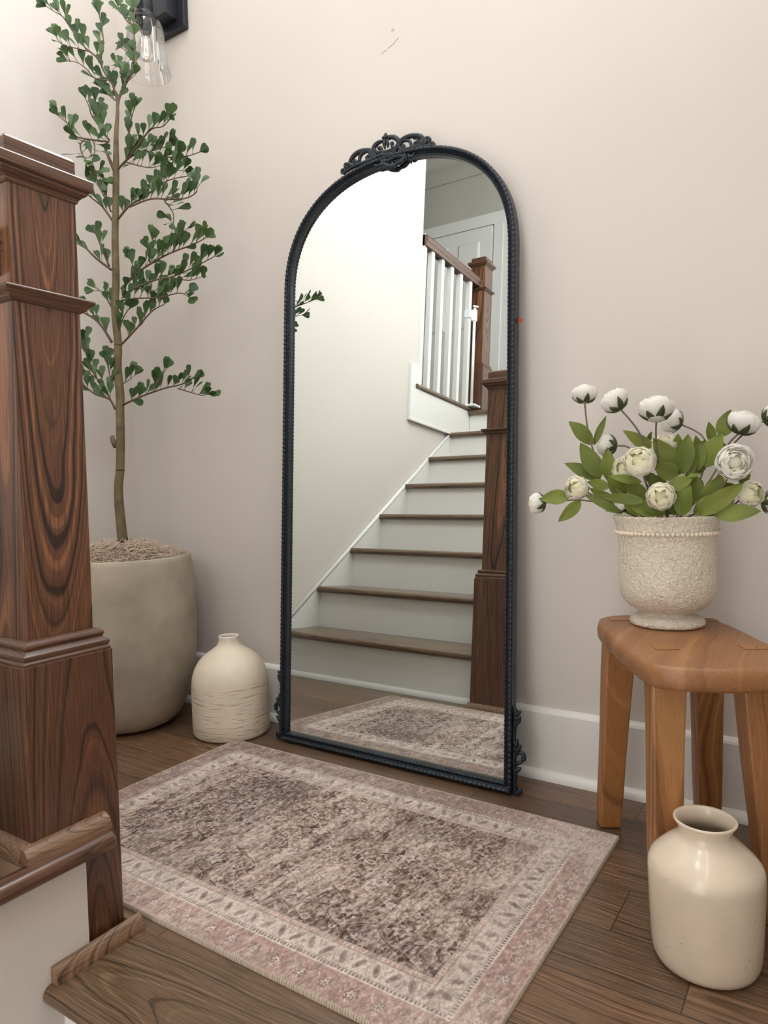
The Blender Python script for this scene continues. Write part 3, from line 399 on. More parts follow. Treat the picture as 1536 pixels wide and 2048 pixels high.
# ================================================================== STAIRS GOING UP
RISE, RUN, YR = 0.187, 0.2453, -0.965
st = thing('staircase', 'flight of oak treads with white risers rising away from the landing beside the left wall', 'stairs', (0.55, -0.96, 0))
for i in range(8):
    yr = YR-RUN*i; z0 = RISE*i
    MB().box(0.02, XN if i else 0.965, yr-0.018, yr, z0-(0.026 if i else 0), z0+RISE-0.028).build('riser', M['trim'], st)
def nose_prof(y_front, z_top, y_back, th=0.028):
    pl = [(y_back, z_top-th), (y_back, z_top)]
    for k in range(9):
        a = math.pi/2-math.pi*k/8; pl.append((y_front-th/2+th/2*math.cos(a), z_top-th/2+th/2*math.sin(a)))
    return pl
for i in range(8):
    yr = YR-RUN*i; zt = RISE*(i+1)
    x1 = 0.963 if i == 0 else XN
    yb = yr-RUN-0.004 if i < 7 else yr-0.10
    o = MB().prism(nose_prof(yr+0.03, zt, yb), 'x', 0.020, x1).build('tread', M['tread'], st, smooth=True, angle=40)
    # the tread runs on past the post and carries a rounded return nosing on its open end
    if i == 0:
        ex = MB().box(0.963, XN, yb, -1.049, zt-0.028, zt)
        ex.build('tread_end', M['tread'], o)
    y_front = -0.936 if i == 0 else yr+0.03
    pl = [(XN+0.0002, zt-0.028), (XN+0.0002, zt)]
    for k in range(9):
        a = math.pi/2-math.pi*k/8; pl.append((XN+0.014+0.014*math.cos(a), zt-0.014+0.014*math.sin(a)))
    if i < 7:
        MB().prism(pl, 'y', yb, y_front).build('return_nosing', M['mould'], o, smooth=True, angle=40, bevel=0.004)
MB().prism(shoe_poly(1, YR, 0.016, 0.02), 'x', 0.02, 0.958).build('shoe_moulding', M['trim'], st, smooth=True, angle=50)
# white skirt board along the wall
sk = [(-0.92, 0.0), (-0.92, 0.166), (-2.435, 1.30), (-2.75, 1.30), (-2.75, 1.20), (-1.3, 0.0)]
MB().prism([(y, z) for y, z in sk], 'x', 0.0, 0.02).build('skirt_board', M['trim'], st, bevel=0.002)
MB().tube([(0.012, -0.92, 0.170), (0.012, -2.437, 1.306)], 0.011, 8).build('skirt_cap', M['trim'], st, smooth=True)
# stringer panel on the open side: stepped under the treads, running down beside the lower flight
pts = [(-0.973, -1.6), (-0.973, RISE-0.028)]
for i in range(8):
    yr = YR-RUN*i
    if i: pts.append((yr, RISE*i-0.028)); pts.append((yr, RISE*(i+1)-0.028))
pts += [(-4.2, RISE*8-0.028), (-4.2, -1.6)]
MB().prism(pts, 'x', XN-0.012, XN).build('stringer_panel', M['wall'], st)
home()
struct(MB().box(1.0, XN-0.013, -4.2, -1.06, -1.6, -0.03).build('wall_between_flights', M['wall']))

def newel(loc, label, z_shift=0.0, cut=0.0, mats=('newel', 'newel_base')):
    t = thing('newel_post', label, 'newel post', loc)
    x, y, z = loc; zs = z-z_shift
    def sq(prof, nm, mt, hx=0.052, hy=0.0535, bev=0.0008):
        return MB().sqlathe(prof, x, y, hx, hy, zs).build(nm, M[mt], t, bevel=bev)
    sq([(0.0195, cut), (0.0195, 0.4605)], 'base_box', mats[1], bev=0.0015)
    prof = [(0.0175, 0.4600), (0.0178, 0.4640), (0.0150, 0.4670), (0.0160, 0.4690), (0.0172, 0.4720), (0.0165, 0.4748), (0.0140, 0.4770), (0.0098, 0.4800), (0.0096, 0.4822), (0.0112, 0.4850), (0.0114, 0.4878), (0.0098, 0.4902), (0.0060, 0.4925), (0.0014, 0.4945)]
    sq(prof, 'base_moulding', 'mould')
    sq([(0.0, 0.4940), (0.0, 1.152)], 'shaft', mats[0], bev=0.001)
    sq([(0.0012, 0.9825), (0.0045, 0.9850), (0.0075, 0.9870), (0.0090, 0.9905), (0.0125, 0.9935), (0.0152, 0.9955), (0.0168, 0.9985), (0.0168, 1.0010), (0.0145, 1.0030), (0.0012, 1.0060)], 'collar', 'mould')
    sq([(0.0012, 1.1490), (0.0028, 1.1510), (0.0040, 1.1550), (0.0072, 1.1585), (0.0110, 1.1610), (0.0138, 1.1640), (0.0140, 1.1660), (0.0190, 1.1690), (0.0196, 1.1710), (0.0196, 1.1825), (0.0180, 1.1852), (0.0012, 1.1900)], 'cap_moulding', 'mould')
    sq([(0.0012, 1.1890), (0.0012, 1.2120), (-0.0015, 1.2165), (-0.0060, 1.2190), (-0.0400, 1.2215)], 'cap_block', 'mould', bev=0.0012)
    return t
nw = newel((1.031, -0.9765, 0), 'tall stained oak newel post in the left foreground, at the foot of the stairs')
home()
rp_ = []
for a_, b_ in ((-0.030, 0.0), (0.030, 0.0), (0.032, 0.028), (0.036, 0.040), (0.034, 0.056), (0.020, 0.067), (-0.020, 0.067), (-0.034, 0.056), (-0.036, 0.040), (-0.032, 0.028)): rp_.append((1.031+a_, b_))
n_ = len(rp_); hv = [(x_, -1.029, 1.02+z_) for x_, z_ in rp_]+[(x_, -2.70, 1.02+0.762*1.671+z_) for x_, z_ in rp_]
hrl = MB().add(hv, [tuple(range(n_)), tuple(range(2*n_-1, n_-1, -1))]+[(k, (k+1) % n_, n_+(k+1) % n_, n_+k) for k in range(n_)]).build('stair_handrail', M['mould'], bevel=0.002)
tag(hrl, 'dark oak handrail climbing from the back of the foreground newel post at the left edge', 'handrail')
ORG[0] = Vector((1.031, -0.9765, 0))
# quarter-round mouldings round its foot
def qround(p0, p1, inn, z, r, h, name='quarter_round', trim=0):
    # runs p0->p1 in plan; 'inn' is the unit direction out from the face
    p0 = Vector((*p0, z)); p1 = Vector((*p1, z)); out = Vector((*inn, 0)); up = Vector((0, 0, 1)); sec = [(0, 0)]
    for k in range(7):
        a = math.pi/2*k/6; sec.append((r*math.cos(a), h*math.sin(a)))
    n = len(sec); vs = [p0+out*a+up*b for a, b in sec]+[p1+out*a+up*b for a, b in sec]
    fs = [tuple(range(n)), tuple(range(2*n-1, n-1, -1))]+[(i, n+i, n+(i+1) % n, (i+1) % n) for i in range(n)]
    mb = MB().add(vs, fs); return mb
qround((1.1025, -1.066), (1.1025, -0.932), (1, 0), RISE, 0.020, 0.022).build('tread_moulding', M['qround'], nw, smooth=True, angle=50)
qround((1.1025, -1.0495), (0.955, -1.0495), (0, -1), RISE, 0.020, 0.022).build('tread_moulding', M['qround'], nw, smooth=True, angle=50)
qround((XN+0.0005, -1.036), (XN+0.0005, -0.885), (1, 0), 0.0, 0.016, 0.024).build('floor_moulding', M['qround'], nw, smooth=True, angle=50)
qround((XN+0.002, -0.9035), (0.955, -0.9035), (0, 1), 0.0, 0.020, 0.022).build('floor_moulding', M['qround'], nw, smooth=True, angle=50)

# ================================================================== UPPER BALUSTRADE (seen in the mirror)
home()
struct(MB().box(0.0, 0.018, -2.79, -1.95, 1.30, 1.494).build('trim_11', M['trim'], bevel=0.002))
struct(MB().box(0.0, 0.0182, -2.045, -1.94, 1.302, 1.63).build('trim_12', M['trim'], bevel=0.002))
struct(MB().box(0.018, 0.026, -2.79, -1.95, 1.298, 1.312).build('trim_13', M['trim'], bevel=0.002))
bal = thing('balustrade', 'oak handrail on square white balusters at the head of the stairs, seen in the mirror', 'railing', (0.02, -2.4, 1.496))
MB().prism([(-0.05, 1.496), (0.03, 1.496), (0.034, 1.506), (0.03, 1.518), (-0.05, 1.518)], 'y', -2.76, -1.99).build('base_rail', M['tread'], bal, bevel=0.003)
hr = [(-0.022, 2.345), (0.030, 2.345), (0.030, 2.366), (0.036, 2.378), (0.037, 2.396), (0.026, 2.412), (0.004, 2.418), (-0.018, 2.412), (-0.029, 2.396), (-0.028, 2.378), (-0.022, 2.366)]
MB().prism(hr, 'y', -2.748, -2.03).build('handrail', M['mould'], bal, bevel=0.002)
by = [-2.13, -2.252, -2.374, -2.496, -2.63]
for y in by:
    MB().box(-0.012, 0.020, y-0.016, y+0.016, 1.518, 2.346).build('baluster', M['trim'], bal, bevel=0.0015)
home()
struct(MB().box(-0.02, 0.014, -2.062, -2.03, 1.50, 2.42).build('trim_14', M['trim'], bevel=0.0015))
gt = thing('gate_hinge_bracket', 'white child gate hinge rod clamped to the last baluster by the upper newel post', 'hinge', (0.034, -2.655, 1.52))
MB().tube([(0.040, -2.655, 1.53), (0.040, -2.655, 2.17)], 0.009, 12).build('rod', M['white'], gt, smooth=True)
gb = MB().box(-0.016, 0.030, -2.652, -2.610, 2.10, 2.15); gb.box(0.022, 0.052, -2.672, -2.640, 2.085, 2.16); gb.build('clamp', M['white'], gt, bevel=0.004)
MB().tube([(0.04, -2.64, 2.18), (0.04, -2.70, 2.195)], 0.007, 8).build('latch', M['white'], gt, smooth=True)
MB().box(0.012, 0.075, -2.72, -2.63, 1.519, 1.534).build('foot_plate', M['white'], gt, bevel=0.005)
newel((0.008, -2.802, 1.496), 'oak newel post at the top of the stairs, seen in the mirror behind the balusters', z_shift=0.157, cut=0.16)

# lower flight beneath the camera
home()
lf = thing('lower_staircase', 'top of the lower flight, oak tread below the landing edge', 'stairs', (1.7, -1.2, -0.2))
for i in range(4):
    yr = YE+0.03-RUN*(i)
    zt = -RISE*(i+1)
    MB().prism(nose_prof(yr-RUN+0.0, zt, yr+0.02) if False else [(yr, zt-0.028), (yr, zt), (yr-RUN-0.02, zt), (yr-RUN-0.03, zt-0.014), (yr-RUN-0.02, zt-0.028)], 'x', XN+0.001, 2.249).build('tread', M['tread'], lf)
    MB().box(XN+0.001, 2.249, yr-RUN-0.018, yr-RUN, zt-RISE, zt-0.028).build('riser', M['trim'], lf)

# ================================================================== MIRROR
MU = Vector((0.99999, -0.00389, 0)); MV = Vector((0.00025, 0.06349, 0.99798)); MN = Vector((-0.00388, -0.99797, 0.06349))
mr = thing('floor_mirror', 'tall arched floor mirror in a black iron frame leaning on the wall', 'mirror', (1.2, -0.1352, 0))
mm = Matrix((MU, -MN, MV)).transposed().to_4x4(); mm.translation = Vector((1.2, -0.1352, 0.0026)); mr.matrix_world = mm; mr['_local'] = 1
CX, HO, HI, SP, TOPO, TOPI, BO, BI = -0.092, 0.3430, 0.3240, 1.2403, 0.2997, 0.2783, 0.003, 0.0235
PW = 2.32     # the arch is a little squarer than a half circle
# local coords: x = along, y = into the wall, z = up
def arch(hw, bottom, rise, n=72, spring=SP):
    q = [(CX-hw, bottom)]
    for k in range(1, 40): q.append((CX-hw, bottom+(spring-bottom)*k/40))
    for k in range(n+1):
        a = math.pi-math.pi*k/n; c_, s_ = math.cos(a), math.sin(a)
        q.append((CX+hw*math.copysign(abs(c_)**(2/PW), c_), spring+rise*abs(s_)**(2/PW)))
    for k in range(1, 41): q.append((CX+hw, spring-(spring-bottom)*k/40))
    return q
def resample(q, step, closed=True):
    P = [Vector((a, b, 0)) for a, b in q]
    if closed: P.append(P[0])
    L = [0]
    for i in range(1, len(P)): L.append(L[-1]+(P[i]-P[i-1]).length)
    n = max(4, int(L[-1]/step)); out = []; j = 0
    for k in range(n):
        t = L[-1]*k/n
        while L[j+1] < t: j += 1
        u = (t-L[j])/max(1e-9, L[j+1]-L[j]); p = P[j].lerp(P[j+1], u); out.append((p.x, p.y))
    return out
gi = arch(HI+0.004, BI-0.004, TOPI+0.004)
MB().add([(x, 0.0, z) for x, z in gi], [tuple(range(len(gi)))]).build('mirror_glass', M['glass'], mr)
MB().prism([(x, z) for x, z in arch(HI+0.010, BI-0.010, TOPI+0.010)], 'y', 0.003, 0.010).build('backing_board', M['backing'], mr)
def ring(profile, name, mat):
    """closed frame sweep: profile = (position between inner 0 and outer 1, depth y)"""
    n = None; vs = []
    for t, y in profile:
        q = arch(HI+(HO-HI)*t, BI+(BO-BI)*t, TOPI+(TOPO-TOPI)*t); n = len(q); vs += [(a, y, b) for a, b in q]
    m_ = len(profile); fs = [(i*n+k, i*n+(k+1) % n, ((i+1) % m_)*n+(k+1) % n, ((i+1) % m_)*n+k) for i in range(m_) for k in range(n)]
    return MB().add(vs, fs).build(name, mat, mr, smooth=True, angle=35)
fr = ring([(0.0, 0.004), (0.0, -0.009), (0.18, -0.011), (0.30, -0.008), (0.42, -0.007), (0.55, -0.010), (0.68, -0.014), (1.0, -0.014), (1.0, 0.013), (0.3, 0.013)], 'frame', M['frame'])
fr['label'] = 'black hammered iron arch frame'
def bumpy(t, y, r, step, amp, name, twist=False):
    q = resample(arch(HI+(HO-HI)*t, BI+(BO-BI)*t, TOPI+(TOPO-TOPI)*t), step/4); P = []; n = len(q); vs = []; K = 8
    for i, (a, b) in enumerate(q):
        a0, b0 = q[i-1]; a1, b1 = q[(i+1) % n]; T = Vector((a1-a0, 0, b1-b0)).normalized(); Nn = Vector((-T.z, 0, T.x)); Y = Vector((0, 1, 0))
        ph = 2*math.pi*i/4; rr = r*(1+amp*math.sin(ph)); off = Y*0
        if twist: off = (Nn*math.sin(ph)+Y*math.cos(ph))*r*0.45; rr = r*0.75
        for k in range(K):
            w = 2*math.pi*k/K; vs.append(Vector((a, y, b))+off+Nn*math.cos(w)*rr+Y*math.sin(w)*rr)
    fs = [(i*K+k, i*K+(k+1) % K, ((i+1) % n)*K+(k+1) % K, ((i+1) % n)*K+k) for i in range(n) for k in range(K)]
    return MB().add(vs, fs).build(name, M['frame'], mr, smooth=True)
bumpy(0.80, -0.0125, 0.0046, 0.012, 0.20, 'hammered_edge')
bumpy(0.12, -0.0095, 0.0024, 0.010, 0.2, 'rope_bead', True)
# scrollwork crown and side acanthus, cast in round section
def scroll(data, name, y0, lab=None, mirror_x=False):
    mb = MB()
    for j, (pts, rad) in enumerate(data):
        P = [((2*CX-a) if mirror_x else a, y0-0.001*(j % 3), b) for a, b in pts]
        mb.tube(P, [r*(1.05 if max(rad) < .0068 else .75) for r in rad], 8, smooth=4)
        mb.ball(P[-1], rad[-1]*(1.25 if max(rad) < .0068 else .6), 8, 6)
    o = mb.build(name, M['frame'], mr, smooth=True)
    if lab: o['label'] = lab
    return o
scroll(CROWN, 'scroll_crest', -0.010, 'cast scrollwork crest on top of the arch')
FR = [([(a+0.002, b+0.008) for a, b in pts], rad) for pts, rad in FOOTR]
scroll(FR, 'acanthus_bracket', -0.002)
scroll(FR, 'acanthus_bracket', -0.002, mirror_x=True)
tg = MB().hexa([(0.251, 0.006, 1.065), (0.261, 0.006, 1.071), (0.261, 0.006, 1.073), (0.251, 0.006, 1.081)], [(0.251, 0.0066, 1.065), (0.261, 0.0066, 1.071), (0.261, 0.0066, 1.073), (0.251, 0.0066, 1.081)])
o = tg.build('corner_tag', M['red'], mr); o['label'] = 'small red paper tag'

# ================================================================== RUG (woven colours stored per point)
RL, RW = 1.049, 0.652
def vnoise(x, y, seed):
    xi = np.floor(x).astype(np.int64); yi = np.floor(y).astype(np.int64); fx = x-xi; fy = y-yi
    fx = fx*fx*(3-2*fx); fy = fy*fy*(3-2*fy)
    def h(a, b):
        v = (a*374761393+b*668265263+seed*1442695041) & 0x7fffffff; v = ((v ^ (v >> 13))*1274126177) & 0x7fffffff; v = (v ^ (v >> 16)) & 0xffffff
        return v/float(0xffffff)
    return (h(xi, yi)*(1-fx)+h(xi+1, yi)*fx)*(1-fy)+(h(xi, yi+1)*(1-fx)+h(xi+1, yi+1)*fx)*fy
def fbm(x, y, seed, o=3):
    s = 0; a = 0.5; t = 0
    for k in range(o): s = s+a*vnoise(x*2**k, y*2**k, seed+k*17); t += a; a *= 0.55
    return s/t
def rug():
    nx, ny = 860, 540
    X, Y = np.meshgrid(np.linspace(0, RL, nx), np.linspace(0, RW, ny))   # Y: 0 = wall side, RW = near side
    P = X.ravel(); Q = Y.ravel()
    l = np.minimum(P, RL-P); s = np.minimum(Q, RW-Q); e = np.minimum(l, s); horiz = s < l
    u = np.where(horiz, P, Q)                                             # run along the border
    lin = lambda c: np.array(srgb(*c)[:3])
    cream, taupe, dark, pink, mauve, navy, pale = map(lin, ((214, 198, 187), (146, 130, 120), (86, 74, 72), (180, 150, 140), (140, 112, 104), (82, 80, 96), (200, 185, 174)))
    col = np.zeros((P.size, 3)); col[:] = taupe
    def mix(mask, c):
        mk = np.clip(mask, 0, 1)[:, None]; col[:] = col*(1-mk)+c*mk
    def band(v, a, b, f=0.0015): return np.clip((v-a)/f, 0, 1)*np.clip((b-v)/f, 0, 1)
    sm = lambda v, a, b: np.clip((v-a)/(b-a), 0, 1)
    # ---- field: rosettes and vines over a mottled ground
    wx = P+0.006*(fbm(P*30, Q*30, 5)-.5); wy = Q+0.006*(fbm(P*30, Q*30, 9)-.5)
    dens = fbm(P*9, Q*9, 21)
    mix(sm(fbm(wx*150, wy*150, 31, 2), .5, .6)*.45, cream); mix(sm(fbm(wx*110, wy*110, 41, 2), .54, .62)*.55, dark)
    # rosettes on a half-drop lattice, vines between
    gx, gy = 0.105, 0.094
    for ox, oy, r0, flip in ((0, 0, 0.020, 0), (.5, .5, 0.014, 1), (.5, 0, 0.009, 0), (0, .5, 0.009, 1), (.25, .25, .006, 0), (.75, .25, .006, 1), (.25, .75, .006, 1), (.75, .75, .006, 0)):
        cx = (np.floor(wx/gx-ox+.5)+ox)*gx; cy = (np.floor(wy/gy-oy+.5)+oy)*gy; dx, dy = wx-cx, wy-cy
        d = np.hypot(dx, dy*1.15); an = np.arctan2(dy, dx); pt = r0*(1+.22*np.cos(an*(8 if flip else 6)))
        k = np.sin(cx*91.7+cy*57.3); tone = np.where(k[:, None] > .35, navy, np.where(k[:, None] > -.3, dark, mauve))
        ring = band(d, pt*.80, pt*1.10, .001); mk = ring[:, None]*.75; col[:] = col*(1-mk)+tone*mk
        mix(band(d, -1, pt*.72, .001)*.55, cream); mk = (band(d, -1, pt*.34, .001)*.7)[:, None]; col[:] = col*(1-mk)+tone*mk
        mix(band(d, pt*1.15, pt*1.28, .001)*.5, cream)
    vine = np.abs(np.sin((wx/gx)*2*np.pi+1.6*np.sin(wy/gy*2*np.pi))*.5+np.cos(wy/gy*2*np.pi)*.5)
    mix((vine < .07)*.5, dark); mix(((vine > .12) & (vine < .18))*.4, cream)
    # ---- borders
    rep = 0.046
    t = (u/rep) % 1.0-.5
    fld = e > 0.118
    def paint(a, b, base, k=1.0): mix(band(e, a, b, .001)*k, base)
    paint(0.0, 0.118, pale)
    paint(0.003, 0.058, pink*.93)
    zig = np.abs(np.abs(((u/(rep*2)) % 1.0)*2-1)-.5)*2
    mix(band(e, .005, .056, .001)*(np.abs(e-(0.014+0.034*zig)) < .0016)*.7, cream)
    lx = (((u/rep) % 1)-.5)*rep; d = np.hypot(lx, e-.030); an = np.arctan2(e-.030, lx)
    mix(band(e, .005, .056)*(d < .010*(1+.3*np.cos(an*6)))*.6, dark); mix((d < .006*(1+.3*np.cos(an*6)))*.8, cream); mix((d < .0025)*.8, mauve)
    lx2 = ((((u/rep)+.5) % 1)-.5)*rep; d2 = np.hypot(lx2, (e-.020)*.8); mix(band(e, .005, .056)*(d2 < .007)*.5, mauve)
    mix(band(e, .005, .056)*sm(fbm(P*170, Q*170, 77, 2), .52, .6)*.45, mauve)
    paint(.058, .0605, cream); paint(.0605, .067, dark, .75); mix(band(e, .0605, .067, .0005)*(((u/.0065) % 1) < .45)*.8, cream); paint(.067, .069, mauve)
    paint(.069, .105, pale)
    lt = (((u/.030) % 1)-.5)*.030; lv = e-.087; sgn = np.where((np.floor(u/.030) % 2) == 0, 1, -1)
    leaf = (np.hypot(lt*1.35+sgn*lv*.5, lv*.62) < .0078)
    mix(leaf*band(e, .070, .104)*.75, mauve*.85); mix((np.hypot(lt*1.35+sgn*lv*.5, lv*.62) < .0036)*band(e, .070, .104)*.7, dark)
    lt3 = ((((u/.030)+.5) % 1)-.5)*.030; mix(band(e, .070, .104)*(np.abs(lt3+sgn*lv*.4) < .0012)*.6, taupe)
    paint(.105, .108, mauve); paint(.108, .116, pink); mix(band(e, .109, .115, .0005)*(((u/.008) % 1) < .5)*.5, cream); paint(.116, .1185, dark, .6)
    # corners keep to the 45 degree line by construction of e and u
    # ---- age: abrasion in streaks across the width, faded right-hand end, darker patches
    st1 = fbm(P*70+Q*10, Q*9, 101, 4); st2 = fbm(P*160, Q*26, 131, 3); patch = fbm(P*4.2, Q*5.0, 151, 3)
    wear = sm(st1*.45+st2*.35+patch*.5, .60, .86)
    mix(wear*np.where(fld, .72, .55), cream*.96)
    fade = sm(P, RL-.20, RL-.10)*sm(fbm(P*12, Q*5, 171, 3)+.25*sm(.2-Q, 0, .2), .36, .62)
    mix(fade*.68*np.where(Q > RW-.16, .45, 1), pale)
    mix(sm(fbm(P*6+3, Q*6, 191, 3), .56, .72)*.38*np.where(fld, 1, .3), dark)
    mix(sm(fbm(P*3.1+3, Q*3.3, 291, 2), .5, .7)*.16*fld, navy)
    # the border keeps its darker mauve dye on the wall side and the left end
    side = np.maximum(sm(.062-Q, 0, .004), sm(.062-P, 0, .004)); mix(side*(.35+.45*sm(fbm(P*60, Q*60, 311, 3), .4, .6))*sm(RL-.12-P, 0, .2), mauve*.72)
    mix(sm(.12-np.minimum(Q, P), 0, .004)*sm(fbm(P*45, Q*45, 321, 3), .5, .62)*.4*sm(RL-.12-P, 0, .2), taupe*.8)
    mix((1-fld)*sm(fbm(P*80, Q*80, 331, 3), .52, .64)*.35, taupe*.85)
    # fine slub: short light and dark flecks of yarn
    fl = vnoise(P*260+Q*40, Q*110, 401)*.6+vnoise(P*420, Q*190, 402)*.4
    mix(sm(fl, .56, .74)*.40*np.where(fld, 1, .6), cream); mix(sm(1-fl, .58, .76)*.40*np.where(fld, 1, .6), dark)
    col[:] = np.where(fld[:, None], np.clip(.42+(col-.42)*1.12-.035, 0.02, 1), col)
    # yarn grain
    g = .78+.40*vnoise(P*620, Q*210, 7); g2 = .88+.24*vnoise(P*210, Q*560, 8)
    col *= (g*g2)[:, None]
    # bound edge
    edge = e < .0045
    col[edge] = lin((176, 160, 144))*((.75+.4*(np.sin((u[edge])*2*np.pi/.0045) > 0))[:, None])
    col = np.clip(col, 0, 1)
    z = np.full(P.size, 0.0062); z += .0006*(vnoise(P*620, Q*210, 7)-.5); z[e < .0045] += .0012*np.sin(u[e < .0045]*2*np.pi/.0045)*.6+.0006
    z += .0015*fbm(P*4, Q*4, 3, 2)
    rim = e < .0008; z[rim] = 0.0006
    me = bpy.data.meshes.new('woven_rug')
    idx = np.arange(nx*ny).reshape(ny, nx); F = np.stack([idx[:-1, :-1], idx[1:, :-1], idx[1:, 1:], idx[:-1, 1:]], -1).reshape(-1, 4)
    V = np.stack([P, -Q, z], -1).astype(np.float32)
    me.vertices.add(len(V)); me.vertices.foreach_set('co', V.ravel()); me.loops.add(F.size); me.loops.foreach_set('vertex_index', F.ravel().astype(np.int32))
    me.polygons.add(len(F)); me.polygons.foreach_set('loop_start', np.arange(0, F.size, 4, dtype=np.int32)); me.polygons.foreach_set('loop_total', np.full(len(F), 4, dtype=np.int32))
    me.update(calc_edges=True); me.polygons.foreach_set('use_smooth', [True]*len(F))
    at = me.color_attributes.new('weave', 'FLOAT_COLOR', 'POINT'); at.data.foreach_set('color', np.concatenate([col, np.ones((P.size, 1))], 1).astype(np.float32).ravel())
    mt, nt, b = new_mat('woven_wool'); a = N(nt, 'ShaderNodeAttribute', attribute_name='weave'); nt.links.new(a.outputs['Color'], b.inputs['Base Color'])
    b.inputs['Roughness'].default_value = 0.92; b.inputs['Specular IOR Level'].default_value = 0.15; b.inputs['Sheen Weight'].default_value = 0.15
    tc = N(nt, 'ShaderNodeTexCoord'); nz = N(nt, 'ShaderNodeTexNoise', i_Scale=900.0); nt.links.new(tc.outputs['Object'], nz.inputs['Vector']); bump(nt, b, nz.outputs[0], 0.4, 0.0008)
    me.materials.append(mt); o = bpy.data.objects.new('area_rug', me); COL.objects.link(o)
    o.location = (0.6592, -0.2087, 0.0); o.rotation_euler = (0, 0, -0.0087)
    return tag(o, 'faded vintage style rug with floral border lying on the landing in front of the mirror', 'rug')
rug()

# ================================================================== STOOL
st_dir = Vector((0.49, -0.872, 0)); st_prp = Vector((0.872, 0.49, 0)); ctr = Vector((1.8405, -0.297, 0))
sl = thing('wooden_stool', 'rustic honey brown wooden stool with four splayed legs under the white urn', 'stool', (1.8405, -0.297, 0))
ZT = 0.430
outl = [(-0.212, -0.045), (-0.200, -0.082), (-0.168, -0.106), (-0.10, -0.117), (0.0, -0.119), (0.10, -0.118), (0.165, -0.112), (0.190, -0.098), (0.205, -0.060), (0.214, 0.0), (0.213, 0.050), (0.200, 0.088), (0.165, 0.110), (0.10, 0.119), (0.0, 0.122), (-0.10, 0.120), (-0.165, 0.108), (-0.198, 0.080), (-0.210, 0.035)]
op = catmull([Vector((a, b, 0)) for a, b in outl+[outl[0]]], [0]*(len(outl)+1), 4)[0][:-1]
RR = random.Random(3); jit = [RR.uniform(-1, 1) for _ in op]
mb = MB(); vs = []
prof = [(-0.016, -0.0385), (-0.006, -0.036), (0.0, -0.028), (0.001, -0.012), (-0.002, -0.004), (-0.007, -0.0005), (-0.014, 0.0004)]
n = len(op)
for dd, dz in prof:
    for k, q in enumerate(op):
        r = q.length; f = (r+dd+0.0012*jit[k])/r; w = ctr+st_dir*q.x*f+st_prp*q.y*f; vs.append((w.x, w.y, ZT+dz+(0.0008*jit[(k*3) % n] if dz > -0.01 else 0)*0))
fs = [tuple(range(n-1, -1, -1)), tuple(range(n*(len(prof)-1), n*len(prof)))]+[(i*n+k, i*n+(k+1) % n, (i+1)*n+(k+1) % n, (i+1)*n+k) for i in range(len(prof)-1) for k in range(n)]
mb.add(vs, fs).build('seat', M['stooltop'], sl, smooth=True, angle=50)
tops = [Vector((1.703, -0.190, 0)), Vector((1.830, -0.395, 0)), Vector((1.853, -0.130, 0)), Vector((1.952, -0.330, 0))]
bots = [Vector((1.672, -0.167, 0)), Vector((1.832, -0.428, 0)), Vector((1.846, -0.085, 0)), Vector((1.985, -0.349, 0))]
for tpt, bpt in zip(tops, bots):
    def sec(c, z, hw, hl): return [(c+st_prp*a*hw+st_dir*b*hl+Vector((0, 0, z))) for a, b in ((-1, -1), (1, -1), (1, 1), (-1, 1))]
    tt = tpt; bb = bpt
    B4 = sec(bb, 0.0, 0.021, 0.018); T4 = sec(tt, ZT-0.036, 0.028, 0.024)
    vv = []; K = 6
    for i in range(K+1):
        f = i/K; j = 1+0.02*math.sin(f*9+tt.x*30)
        for a, c in zip(B4, T4):
            cc = bb.lerp(tt, f)+Vector((0, 0, (ZT-0.036)*f)); pq = a.lerp(c, f); vv.append(cc+(pq-cc)*j)
    ff = [(3, 2, 1, 0), tuple(4*K+k for k in range(4))]+[(4*i+k, 4*i+(k+1) % 4, 4*i+4+(k+1) % 4, 4*i+4+k) for i in range(K) for k in range(4)]
    MB().add(vv, ff).build('leg', M['stool'], sl, bevel=0.004, seg=2)
    # end grain of the leg tenon showing in the seat
    tn = MB().add(sec(tt, ZT+0.0016, 0.018, 0.014)+sec(tt, ZT-0.0015, 0.018, 0.014), [(0, 1, 2, 3), (0, 4, 5, 1), (1, 5, 6, 2), (2, 6, 7, 3), (3, 7, 4, 0)])
    tn.build('tenon_end', M['stool'], sl)

# ================================================================== URN AND PEONIES
UX, UY, UZ = 1.795, -0.200, ZT+0.0008
ur = thing('pedestal_urn', 'cream textured pedestal urn with beaded rim standing on the wooden stool', 'urn', (UX, UY, UZ))
up_ = [(0.060, 0.0), (0.0655, 0.002), (0.0675, 0.006), (0.066, 0.011), (0.060, 0.0165), (0.051, 0.0205), (0.0465, 0.0235), (0.0465, 0.0255), (0.055, 0.029), (0.0685, 0.0365), (0.078, 0.047), (0.0835, 0.059), (0.0862, 0.074), (0.0868, 0.090), (0.0866, 0.130), (0.0868, 0.158), (0.0875, 0.167), (0.0885, 0.174), (0.0888, 0.182), (0.0905, 0.190), (0.0935, 0.198), (0.0962, 0.2045), (0.0965, 0.2065), (0.0945, 0.2070), (0.0905, 0.200), (0.086, 0.185), (0.083, 0.16), (0.082, 0.10), (0.075, 0.06), (0.04, 0.045), (0.001, 0.043)]
MB().lathe(up_, UX, UY, 96, UZ).build('body', M['urn'], ur, smooth=True)
mb = MB()
for k in range(70):
    a = 2*math.pi*k/70; mb.ball((UX+0.0908*math.cos(a), UY+0.0908*math.sin(a), UZ+0.1755), 0.0040, 10, 8)
mb.build('bead_trim', M['bead'], ur, smooth=True)
MB().lathe([(0.0, 0.160), (0.05, 0.163), (0.0825, 0.158)], UX, UY, 40, UZ, cap0=False).build('filler', M['soil'], ur, smooth=True)

